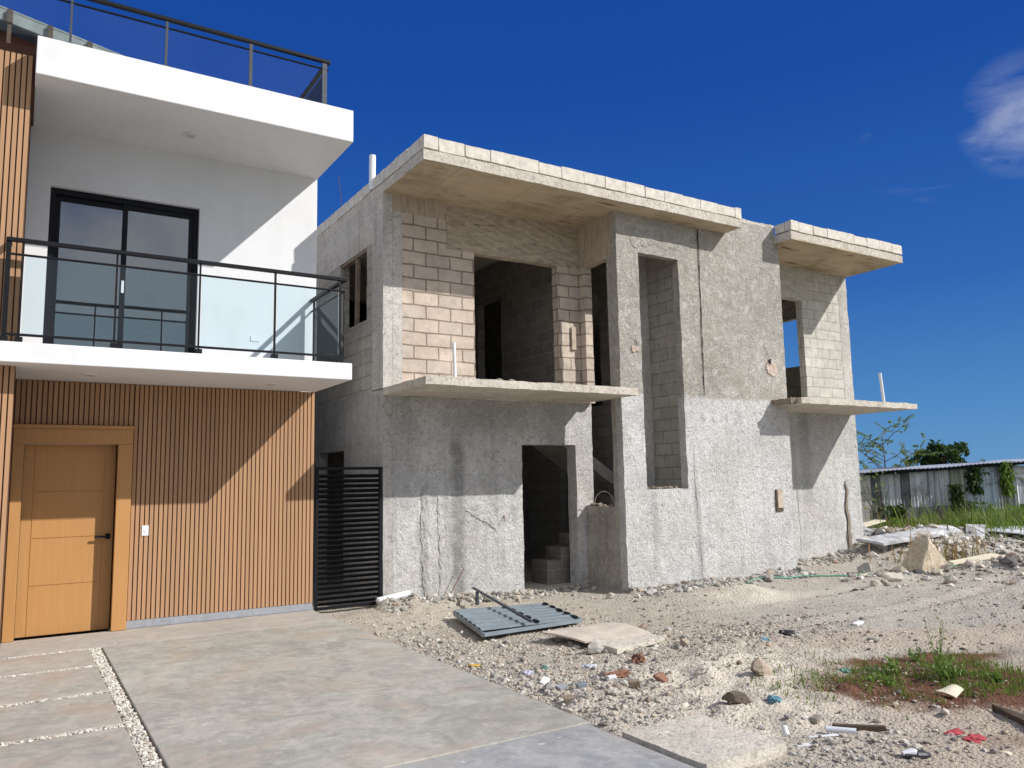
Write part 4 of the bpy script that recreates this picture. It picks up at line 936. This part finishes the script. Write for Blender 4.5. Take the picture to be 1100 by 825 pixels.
# boards
def board(name, corners, th, mat, label, cat, bend=0):
    b = MB(); c = [Vector(q) for q in corners]; n = 12
    for k in (0, -th):
        for j in range(n + 1):
            for i in range(n + 1):
                u, w = i / n, j / n; p = c[0].lerp(c[1], u).lerp(c[3].lerp(c[2], u), w)
                p = p + Vector((0, 0, k + bend * (4 * u * (1 - u)) * (.3 + .7 * w) + .004 * mnoise.noise(p * 5)))
                b.v.append(tuple(p))
    m = (n + 1) ** 2
    for j in range(n):
        for i in range(n):
            a = j * (n + 1) + i; b.f += [(a, a + 1, a + n + 2, a + n + 1), (m + a, m + a + n + 1, m + a + n + 2, m + a + 1)]
    for i in range(n):
        b.f += [(i, m + i, m + i + 1, i + 1)]; a = n * (n + 1) + i; b.f += [(a, a + 1, m + a + 1, m + a)]
        a = i * (n + 1); b.f += [(a, a + n + 1, m + a + n + 1, m + a)]; a = a + n; b.f += [(a, m + a, m + a + n + 1, a + n + 1)]
    b.mi = [0] * len(b.f); return tag(b.build(name, mat), label, cat)
board('dusty_board', [(4.78, 7.17, .02), (4.93, 6.62, -.01), (5.72, 6.52, .0), (5.78, 7.33, -.01)], .018, 'board', 'dusty brown board lying on the ground past the sheet metal panel', 'board', .035)
board('thin_slab', [(4.98, 6.60, -.015), (5.02, 6.22, -.03), (5.78, 6.38, -.02), (5.74, 6.62, -.015)], .05, 'conc', 'broken pale concrete slab half under the dusty brown board', 'concrete slab')
board('white_board', [(14.2, 10.0, .34), (14.5, 9.6, .26), (16.9, 9.4, .40), (16.8, 9.8, .50)], .05, 'tornboard', 'long whitish board on the rubble heap behind the unfinished house', 'board', .05)
board('white_board', [(16.9, 9.3, .25), (17.2, 9.1, .23), (17.5, 9.2, .50), (17.2, 9.45, .52)], .05, 'tornboard', 'short white board tilted up at the end of the long whitish board', 'board')
board('plastic_sheet', [(17.5, 9.5, .36), (18.2, 8.6, .26), (19.4, 8.6, .22), (18.6, 9.8, .34)], .02, 'sheetw', 'crumpled pale plastic sheet at the edge of the tall grass', 'plastic sheet', .12)
board('plank', [(13.0, 7.48, .17), (12.98, 7.38, .15), (14.6, 7.45, .17), (14.6, 7.65, .19)], .03, 'cream', 'cream plank lying behind the right hand rubble pile', 'plank')
board('plank', [(13.4, 6.38, .10), (13.5, 6.22, .08), (14.4, 6.4, .38), (14.3, 6.6, .40)], .03, 'paleboard', 'pale plank poking out of the right hand rubble pile', 'plank')
board('plank', [(15.2, 11.0, .46), (15.3, 10.85, .44), (16.6, 10.9, .58), (16.5, 11.1, .59)], .03, 'cream', 'short cream plank at the top of the rubble heap', 'plank')
board('timber_offcut', [(4.72, 3.60, -.05), (4.70, 3.565, -.05), (4.95, 3.36, -.05), (4.97, 3.39, -.05)], .03, 'darkwood', 'thin dark stick on pale ground left of the red cloth', 'stick')
board('charred_plank', [(5.95, 3.20, -.03), (5.88, 3.10, -.04), (5.60, 2.66, -.03), (5.72, 2.60, -.02)], .05, 'darkwood', 'dark weathered plank at the right edge below the grass', 'plank')
board('cream_sheet', [(5.94, 3.60, -.02), (5.98, 3.47, -.05), (6.14, 3.50, -.02), (6.10, 3.62, -.03)], .006, 'cream', 'curled cream paper lying in the grass patch', 'paper', .03)
# pipes and hoses
b = MB(); b.tube([(4.20, 10.28, .03), (4.66, 10.24, .10)], .052, 18, cap=False); b.tube([(4.20, 10.28, .03), (4.66, 10.24, .10)], .044, 18, cap=False); tag(b.build('pvc_pipe', 'pvc', smooth=True), 'white pipe stub sticking out of the rubble beside the louvred gate', 'pipe')
b = MB(); pts = []
for i in range(60):
    t = i / 59; x = 9.9 + t * 5.4; y = 8.95 - 1.1 * t + .25 * math.sin(t * 9) + .06 * math.sin(t * 31); y = min(y, 10.1)
    pts.append((x, y, hz(x, y) + .02 + .10 * sm(np.array(t), .45, .6) * (1 - sm(np.array(t), .62, .8))))
b.tube(pts, .013, 6); tag(b.build('garden_hose', 'hose', smooth=True), 'thin green hose snaking over the rubble by the right corner', 'hose')
def crumple(name, x, y, s, mat, label, cat, seed, flat=.45, dims=(1, 1)):
    r = np.random.default_rng(seed); v, f = ico(3); v = v.copy()
    for i in range(len(v)): v[i] *= 1 + .55 * mnoise.noise(Vector(v[i]) * 2.3 + Vector((seed * 3.1, 0, 0))) + .25 * mnoise.noise(Vector(v[i]) * 6 + Vector((seed, 2, 0)))
    b = MB(); b.add((v * np.array([s * dims[0], s * dims[1], s * flat])).tolist(), f.tolist()); o = b.build(name, mat); o.location = (x, y, hz(x, y) + s * flat * .2); return tag(o, label, cat)
crumple('red_cloth', 5.30, 3.10, .06, 'red', 'crumpled red cloth lying left of the other red cloth', 'cloth', 1, .3, (1.5, .7))
crumple('red_cloth', 5.24, 2.95, .065, 'red', 'torn red rag nearest the bottom right corner', 'cloth', 2, .3, (1.4, .7))
crumple('blue_rag', 4.77, 4.12, .045, 'blue', 'blue plastic rag right of the dark crusted lump', 'plastic scrap', 3, .6)
crumple('blue_scrap', 6.50, 5.70, .05, 'blue', 'pale blue plastic scrap beyond the brown faceted rock', 'plastic scrap', 4, .4)
crumple('green_bag', 6.10, 4.50, .07, 'teal', 'crumpled green plastic bag left of the grass patch', 'plastic bag', 5, .45)
crumple('black_bag', 7.03, 5.85, .075, 'dkbag', 'black plastic bag in the middle of the bare plot', 'plastic bag', 6, .5)
crumple('pale_wrapper', 4.50, 5.98, .07, 'lav', 'crumpled lavender wrapper in front of the dusty board', 'wrapper', 7, .35)
crumple('pale_wrapper', 3.86, 6.02, .065, 'lav', 'bluish crumpled wrapper in the gravel by the driveway', 'wrapper', 8, .4)
crumple('green_scrap', 4.10, 6.12, .03, 'teal', 'small green plastic scrap near the driveway gravel', 'plastic scrap', 9, .6)
crumple('yellow_scrap', 3.60, 6.50, .05, 'yellow', 'yellowish scrap in the gravel at the driveway edge', 'scrap', 10, .3)
crumple('rusty_scrap', 4.92, 5.80, .065, 'rust', 'upright rusty metal scrap right of the light grey rock', 'scrap metal', 11, 1.1)
crumple('rusty_scrap', 4.36, 5.42, .075, 'rust', 'long rusty scrap half buried in the sand', 'scrap metal', 12, .4, (1.8, .6))
crumple('white_scrap', 5.17, 2.72, .03, 'cream', 'bent white paper scrap in the bottom right corner', 'paper', 13, .3)
crumple('white_plastic', 15.15, 10.5, .2, 'tornboard', 'white plastic bundle against the corner of the unfinished house', 'plastic', 14, .7)
b = MB(); pts = [(0, 0, .03), (.07, .0, .034), (.13, .01, .026), (.17, .01, .018)]; b.tube(pts, [.028, .042, .036, .016], 12); o = b.build('shoe_sole', 'dkbag'); o.location = (4.60, 3.02, hz(4.6, 3.02) - .01); o.scale = (1, 1, .7); o.rotation_euler = (0, 0, -.5); tag(o, 'discarded black shoe with white top at the bottom right', 'shoe')
b = MB(); b.tube([(-.005, 0, .046), (.06, .0, .056), (.085, .0, .05)], [.018, .034, .02], 10); oo = b.build('upper', 'tile_white'); oo.parent = o
def chip(x, y, lx, ly, lz, rz, mat, label, name='tile_piece', cat='tile piece', tilt=.15):
    b = MB(); b.box(-lx, lx, -ly, ly, 0, lz); b.rough(.002, 30, .001, 60); o = b.build(name, mat, bevel=.002); o.location = (x, y, hz(x, y) + .005); o.rotation_euler = (tilt, -tilt * .6, rz); return tag(o, label, cat)
chip(3.76, 5.62, .06, .03, .03, .7, 'tile_white', 'white rectangular tile piece by the driveway edge', tilt=.3)
chip(3.72, 5.32, .045, .03, .025, .2, 'plinth', 'light grey tile piece nearest the driveway in the gravel')
chip(3.84, 5.22, .04, .025, .03, -.2, 'panelgrey', 'dark grey tile piece beside the light grey one')
chip(4.14, 5.22, .045, .03, .018, -.4, 'tile_white', 'white tile flake next to the rusty scrap')
chip(4.26, 5.08, .045, .03, .045, -.6, 'wood', 'grey brick fragment right of the white tile flake', 'brick_piece', 'brick piece')
chip(3.53, 4.93, .05, .035, .045, -.5, 'wood', 'tan brick fragment touching the driveway edge', 'brick_piece', 'brick piece', .1)
chip(4.29, 3.46, .075, .02, .008, -.5, 'tile_white', 'thin white strip at the right corner of the grey slab', 'plastic_strip', 'plastic strip', .05)
chip(4.52, 3.52, .10, .012, .008, -.45, 'sheetw', 'long white sliver on the ground near the grey tube', 'plastic_strip', 'plastic strip', .05)
chip(8.1, 5.75, .09, .03, .02, .2, 'tile_white', 'pale tile piece far out on the bare plot', tilt=.1)
b = MB(); b.tube([(4.60, 3.56, -.055), (4.72, 3.42, -.055)], [.02, .017], 12); tag(b.build('cardboard_tube', 'sheetw', smooth=False), 'short whitish tube lying right of the grey slab', 'tube')
b = MB(); b.tube([(4.22, 3.56, -.03), (4.245, 3.60, .01)], .018, 12); tag(b.build('white_cup', 'tile_white'), 'small white cup against the right edge of the grey slab', 'cup')

# ------------------------------------------------------------------ plants
def blades(name, pts, hts, wid, mat, label, lean=.5, zf=None, thing_=False, parent=None):
    V = []; F = []; o = 0
    z = height(pts[:, 0], pts[:, 1]) if zf is None else zf
    for (x, y), h, z0 in zip(pts, hts, z):
        a = rng.uniform(0, 2 * math.pi); l = rng.uniform(.1, lean) * h; w = wid * rng.uniform(.6, 1.3); ca, sa = math.cos(a), math.sin(a); t = rng.uniform(0, 6.28); wx, wy = math.cos(t) * w, math.sin(t) * w
        V += [(x - wx, y - wy, z0 - .01), (x + wx, y + wy, z0 - .01), (x + ca * l * .35 + wx * .8, y + sa * l * .35 + wy * .8, z0 + h * .6), (x + ca * l * .35 - wx * .8, y + sa * l * .35 - wy * .8, z0 + h * .6), (x + ca * l, y + sa * l, z0 + h)]
        F += [(o, o + 1, o + 2, o + 3), (o + 3, o + 2, o + 4)]; o += 5
    b = MB(); b.v = V; b.f = F; b.mi = [0] * len(F); ob = b.build(name, mat, parent)
    if not parent: tag(ob, label, 'grass', kind='stuff')
    return ob
def leaves(b, c, n, size, spread, r=rng, droop=.2):
    """leaf-sized folded quads through a volume"""
    c = np.array(c)
    for _ in range(n):
        d = r.normal(size=3); d /= np.linalg.norm(d); p = c + d * np.array(spread) * r.uniform(.15, 1) ** .5
        a = Vector(r.normal(size=3)).normalized(); u = a.orthogonal().normalized(); s_ = size * r.uniform(.6, 1.3)
        q = Vector(p); t = u * s_; w = a.cross(u) * s_ * .42; dz = Vector((0, 0, -droop * s_))
        o = len(b.v); b.v += [tuple(q - t), tuple(q + w * 1), tuple(q + t + dz), tuple(q - w)]
        b.f.append((o, o + 1, o + 2, o + 3)); b.mi.append(0)
def d_patch(x, y): return np.clip((1.1 * blob(x, y, 6.35, 3.8, 1.0, .52, -.5) + .7 * blob(x, y, 6.9, 4.25, .7, .28, -.3) + .5 * blob(x, y, 5.75, 3.75, .35, .25)) * sm(fbm(x * 5, y * 5, 88, 3), .44, .62), 0, 1)
p = sample(3800, d_patch, 5.0, 8.2, 2.7, 5.0)
blades('grass', p, lognorm(3800, .030, .55, .010, .10), .004, 'grass', 'low green grass growing on red earth at the lower right', .9)
p = sample(420, lambda x, y: d_patch(x, y) * .5 + .25 * blob(x, y, 6.8, 3.6, 1.2, .6, -.5), 5.0, 8.2, 2.8, 5.0)
blades('dry_grass', p, lognorm(420, .05, .4, .02, .12), .003, 'drygrass', 'dry straw blades among the green grass patch', 1.2)
def weed(x, y, n, h, rad, label, nleaf, lsize, mat='leaf_mid'):
    t = thing('weed', (x, y, hz(x, y)), label, 'weed', 'weeds on the red earth'); z0 = hz(x, y)
    b = MB(); lb = MB()
    for i in range(n):
        a = rng.uniform(0, 6.28); l = rng.uniform(.1, 1) * rad; hh = h * rng.uniform(.45, 1) ; pts = []
        for k in range(6):
            q = k / 5; pts.append((x + math.cos(a) * l * q ** 1.3, y + math.sin(a) * l * q ** 1.3, z0 + hh * q - .01))
        b.tube(pts, [.0035, .003, .003, .0025, .002, .0015], 4)
        for k in range(1, 6): leaves(lb, pts[k], nleaf, lsize, (.035, .035, .03))
    b.build('stems', 'leaf_mid', t); lb.build('leaves', mat, t); return t
weed(6.48, 3.80, 26, .22, .24, 'bushy green weed clump in the middle of the grass patch', 2, .022, 'leaf_mid')
weed(6.72, 4.02, 8, .46, .14, 'tall thin seeding weed rising behind the bushy clump', 2, .018, 'leaf_pale')
weed(6.25, 4.15, 10, .16, .14, 'small upright weed at the back of the grass patch', 4, .02, 'leaf_mid')
weed(5.95, 4.05, 10, .08, .16, 'low leafy weed at the left end of the grass patch', 4, .022, 'leaf_mid')
weed(7.0, 4.4, 8, .12, .14, 'faint little weed furthest back on the red earth', 4, .018, 'leaf_pale')
weed(6.75, 3.55, 9, .10, .15, 'green weed at the right edge of the grass patch', 4, .022, 'leaf_mid')
# grass beyond
def d_far(x, y): return np.clip(sm(x, 14.5, 18) * sm(fbm(x * .7, y * .7, 91), .34, .6) + 1.0 * blob(x, y, 15.3, 8.2, 1.3, .55, -.5), 0, 1) * (1 - .8 * np.clip(blob(x, y, 16.0, 10.2, 1.6, .9, -.35) + blob(x, y, 14.0, 6.75, 1.4, .5, -.55), 0, 1)) * ~((x < 15) & (y > 9.6))
p = sample(9000, d_far, 13.5, 30, 4, 20); blades('grass', p, lognorm(9000, .065, .55, .025, .22), .010, 'grass', 'rough green grass in front of the corrugated shed', .7)
p = sample(7000, lambda x, y: np.clip(blob(x, y, 19.6, 9.5, 1.5, 1.0, -.5) + .8 * blob(x, y, 22.5, 10.5, 2.5, 1.4), 0, 1), 16, 27, 6, 14); blades('tall_grass', p, lognorm(7000, .46, .35, .2, .9), .012, 'grass', 'tall green grass tussocks right of the rubble heap', .7)
p = sample(1200, lambda x, y: np.clip(blob(x, y, 20.0, 10.6, 1.5, .8, -.5) + .7 * blob(x, y, 15.0, 8.7, .7, .3, -.4), 0, 1), 13.5, 25, 6, 14); blades('dry_grass', p, lognorm(1200, .4, .35, .12, .9), .01, 'drygrass', 'reddish dry grass mixed into the tall green grass', .8)
# trees and shrubs
def tree(name, base, h, r, label, mat, nl, lsize, limbs=9, trunk=.12, crown0=.35, flat=1.0, cat='tree', feather=False):
    t = thing(name, base, label, cat); x, y, z = base; b = MB(); lb = MB(); rg = np.random.default_rng(int(x * 100) % 977)
    top = Vector((x + rg.normal() * .1, y + rg.normal() * .1, z + h * .85)); bz = Vector((x, y, z - .05))
    n = 7; pts = [bz.lerp(top, i / n) + Vector((rg.normal() * .03 * h / 3, rg.normal() * .03 * h / 3, 0)) for i in range(n + 1)]; b.tube(pts, [trunk * (1 - .85 * i / n) for i in range(n + 1)], 7)
    for i in range(limbs):
        q = crown0 + (1 - crown0) * (i + rg.uniform(0, .8)) / limbs; p0 = bz.lerp(top, min(q, .97)); a = rg.uniform(0, 6.28) + i * 2.4
        rr_ = r * rg.uniform(.6, 1.05) * math.sqrt(max(.12, 1 - (2 * (q - crown0) / (1 - crown0) - .9) ** 2 * .62)); d = Vector((math.cos(a), math.sin(a), rg.uniform(.15, .7) * flat))
        e = p0 + d * rr_; mid = p0.lerp(e, .5) + Vector((0, 0, .08 * rr_)); lp = [p0, mid, e]; b.tube(lp, [trunk * .4 * (1 - q * .5), trunk * .22, trunk * .05], 5)
        for k in range(6):
            f_ = rg.uniform(.35, 1.08); c = (p0.lerp(mid, f_ * 2) if f_ < .5 else mid.lerp(e, f_ * 2 - 1)) + Vector(rg.normal(size=3)) * r * .13
            if feather:
                e2 = c + Vector((rg.normal() * .4, rg.normal() * .4, rg.uniform(-.05, .45))) * r * .5; b.tube([c, c.lerp(e2, .5) + Vector((0, 0, .04)), e2], [.012, .008, .004], 4)
                for m_ in range(7): leaves(lb, c.lerp(e2, m_ / 6), nl, lsize, (.07, .07, .05), rg, .5)
            else: leaves(lb, c, nl, lsize, np.array((.26, .26, .2)) * r * rg.uniform(.6, 1.15), rg)
    b.build('trunk', 'bark', t); lb.build('crown', mat, t); return t
def gz(x, y): return (x, y, hz(x, y))
tree('feathery_tree', gz(29.6, 19.3), 3.75, 1.75, 'pale feathery tree with loose sprays behind the left end of the shed', 'leaf_pale', 5, .045, 15, .06, .25, 1.3, feather=True)
tree('dense_tree', gz(35.7, 20.3), 3.1, 1.25, 'dense dark round tree rising behind the shed roof', 'leaf_dark', 34, .16, 12, .13, .45, .9)
tree('small_tree', gz(30.5, 18.6), 2.55, .34, 'small dark pointed tree between the feathery and the dense tree', 'leaf_dark', 16, .08, 9, .05, .3)
tree('far_shrub', gz(40.5, 20.5), 2.25, .9, 'faint low shrub peeping over the right end of the shed roof', 'leaf_mid', 10, .1, 7, .05, .5)

# ------------------------------------------------------------------ corrugated shed
SL = Vector((23.8, 16.04, 0)); SD = Vector((4.25, -2.70, 0)); SLn = SD.length; SD.normalize(); SN = Vector((SD.y, -SD.x, 0))
if SN.dot(Vector((-1, -1, 0))) < 0: SN = -SN
def sp(t, d, z): p = SL + SD * t + SN * d; return (p.x, p.y, z)
def pt(px): return (px - 935) / 165 * SLn
SH = thing('corrugated_shed', tuple(SL), 'long low shed of weathered corrugated sheets at the far right', 'shed')
def corr_sheet(name, mat, t0, t1, z0, z1f, d=0, pitch=.11, amp=.018, horiz=False, parent=SH):
    b = MB()
    if not horiz:
        n = max(4, int((t1 - t0) / pitch * 6)); 
        for i in range(n + 1):
            t = t0 + (t1 - t0) * i / n; dd_ = d + amp * math.sin(2 * math.pi * t / pitch); b.v += [sp(t, dd_, z0 + .01 * math.sin(t * 7)), sp(t, dd_, z1f(t))]
        b.f = [(2 * i, 2 * i + 2, 2 * i + 3, 2 * i + 1) for i in range(n)]
    else:
        z1 = z1f(0); n = max(4, int((z1 - z0) / pitch * 6))
        for i in range(n + 1):
            z = z0 + (z1 - z0) * i / n; dd_ = d + amp * math.sin(2 * math.pi * z / pitch); b.v += [sp(t0, dd_, z), sp(t1, dd_, z)]
        b.f = [(2 * i, 2 * i + 1, 2 * i + 3, 2 * i + 2) for i in range(n)]
    b.mi = [0] * len(b.f); return b.build(name, mat, parent)
ez = lambda t: 1.60 + .26 * t / SLn - .03
for (a, c, m, zb, d) in ((935, 945, 'darkbase', .5, -.03), (945, 966, 'corr1', .48, 0), (966, 976, 'darkbase', .5, -.02), (976, 999, 'corr1', .46, .01), (999, 1019, 'corr1', .52, -.01), (1019, 1036, 'corr3', .1, .015), (1036, 1071, 'corr2', .42, 0), (1071, 1088, 'corr1', .3, -.02)):  # first dark sheet paints the shaded gap at the left end
    corr_sheet('wall_sheet', m, pt(a), pt(c) - .01, zb, ez, d)
corr_sheet('wall_sheet', 'corr2', pt(1036), pt(1088), -.2, lambda t: .44, -.03)
corr_sheet('wall_sheet', 'corrw', pt(1086), pt(1140), 1.38, lambda t: 1.80, 0, .14, .02, True)
b = MB()
for (a, c, z1) in ((935, 960, .56), (960, 1000, .52), (1000, 1020, .55)): b.add([sp(pt(a), .03, -.3), sp(pt(c), .03, -.3), sp(pt(c), .03, z1), sp(pt(a), .03, z1), sp(pt(a), -.1, -.3), sp(pt(c), -.1, -.3), sp(pt(c), -.1, z1), sp(pt(a), -.1, z1)], [(0, 1, 2, 3), (7, 6, 5, 4), (3, 2, 6, 7), (0, 3, 7, 4), (1, 5, 6, 2)])
b.build('base_wall', 'darkbase', SH)
b = MB(); L = SLn * 1.35
b.add([sp(-.3, .22, 1.575), sp(L, .22, 1.575 + .26 * 1.35), sp(L, .22, 1.68 + .26 * 1.35), sp(-.3, .22, 1.665), sp(-.3, .17, 1.575), sp(L, .17, 1.575 + .26 * 1.35), sp(L, .17, 1.68 + .26 * 1.35), sp(-.3, .17, 1.665)], [(0, 1, 2, 3), (7, 6, 5, 4), (3, 2, 6, 7), (0, 4, 5, 1), (0, 3, 7, 4)])
b.build('eave_board', 'black', SH)
b = MB(); n = 260
for i in range(n + 1):
    t = -.35 + (L + .35) * i / n; w = .014 * math.sin(2 * math.pi * t / .14); zz = 1.685 + .26 * t / SLn + w + .015 * math.sin(t * 2.2); b.v += [sp(t, .32, zz), sp(t, -3.4, zz + .01)]
b.f = [(2 * i, 2 * i + 2, 2 * i + 3, 2 * i + 1) for i in range(n)]; b.mi = [0] * n; b.build('roof_sheet', 'corrw', SH)
b = MB(); z0 = -.2
b.obox(Vector(sp(pt(1095), .03, .62)), (SD, SN, (0, 0, 1)), (pt(1104) / 2 - pt(1088) / 2 + .04, .02, .74)); dr = b.build('door', 'corr1', SH)
b = MB(); b.beam(sp(pt(1089), .055, -.1), sp(pt(1089), .055, 1.4), .05, .03); b.beam(sp(pt(1089), .055, .1), sp(pt(1103), .055, .75), .08, .03); b.build('brace', 'corrw', dr)
b = MB(); b.add([sp(-.02, -.05, -.3), sp(-.02, -3.3, -.3), sp(-.02, -3.3, 1.7), sp(-.02, -.05, 1.57)], [(0, 1, 2, 3)]); b.add([sp(-.02, -3.3, -.3), sp(L, -3.3, -.3), sp(L, -3.3, 1.75 + .3), sp(-.02, -3.3, 1.75)], [(3, 2, 1, 0)]); b.build('rear_walls', 'darkbase', SH)
b = MB(); b.wall('y', 0, .15, 0, .6, -.3, 1.62, step=.2)
b.v = [sp(v[0] - .62, .0 - v[1], v[2]) for v in b.v]; b.f = [f[::-1] for f in b.f]; o = b.build('block_pier', 'bl_grey'); tag(o, 'short grey block wall at the left end of the corrugated shed', 'wall')
def vine(label, px, dpx, ztop, zbot, n, name='climbing_vine', mat='leaf_mid', size=.085, dep=.12):
    t0 = pt(px); t = thing(name, sp(t0, .1, zbot), label, 'climbing plant', 'vines on the shed'); b = MB(); lb = MB()
    for k in range(5):
        pts = [Vector(sp(t0 + rng.normal() * .14, .06 + .1 * rng.uniform(), ztop - (ztop - zbot) * q / 5)) for q in range(6)]; b.tube(pts, .008, 4)
    for i in range(n):
        q = rng.uniform(); w = dpx / 165 * SLn * (1 - .45 * q) * .5; leaves(lb, sp(t0 + rng.normal() * w * .55, .08 + abs(rng.normal()) * dep, ztop - (ztop - zbot) * q), 2, size, (.05, .05, .05), rng, .6)
    b.build('stems', 'bark', t); lb.build('leaves', mat, t)
vine('dark vine hanging under the shed eave left of the other vine', 1043, 17, 1.75, .95, 230, mat='leaf_dark')
vine('leafy vine hanging at the right end of the shed by the bright sheet', 1076, 16, 1.90, .85, 260)
vine('dark bush climbing the shed wall below the vines', 1022, 13, 1.22, .05, 260, 'climbing_shrub', 'leaf_dark')
def shrub(x, y, h, r, label, mat, n, size=.09, name='shrub'):
    t = thing(name, gz(x, y), label, 'shrub', 'shrubs along the shed'); b = MB(); lb = MB(); z0 = hz(x, y)
    for i in range(9):
        a = rng.uniform(0, 6.28); l = rng.uniform(.2, .9) * r; e = (x + math.cos(a) * l, y + math.sin(a) * l, z0 + h * rng.uniform(.5, .95)); b.tube([(x, y, z0 - .02), ((x + e[0]) / 2, (y + e[1]) / 2, z0 + h * .4), e], [.015, .01, .004], 4)
        leaves(lb, e, n, size, (r * .4, r * .4, h * .28)); leaves(lb, ((x + e[0]) / 2, (y + e[1]) / 2, z0 + h * .4), n // 2, size, (r * .4, r * .4, h * .25))
    b.build('stems', 'bark', t); lb.build('leaves', mat, t)
shrub(23.3, 15.5, 1.9, .8, 'loose pale bush rising at the left end of the shed beside the unfinished house', 'leaf_pale', 12, .06)
shrub(23.6, 15.3, .62, .55, 'dark low shrub at the left foot of the shed', 'leaf_dark', 26)
shrub(25.9, 13.9, .75, .5, 'dark shrub at the foot of the shed below the climbing bush', 'leaf_dark', 22)
shrub(26.9, 13.3, .55, .5, 'brownish green shrub at the shed foot left of the tall grass', 'leaf_mid', 16)
shrub(21.5, 13.2, .38, .6, 'bright green low plant between the rubble heap and the shed', 'leaf_mid', 26, .1)
shrub(18.9, 12.2, .35, .4, 'bright leafy plant behind the long whitish board', 'leaf_mid', 22, .08)
shrub(22.6, 10.2, .8, .7, 'bushy green plant in the tall grass at the right edge', 'leaf_mid', 30, .09)
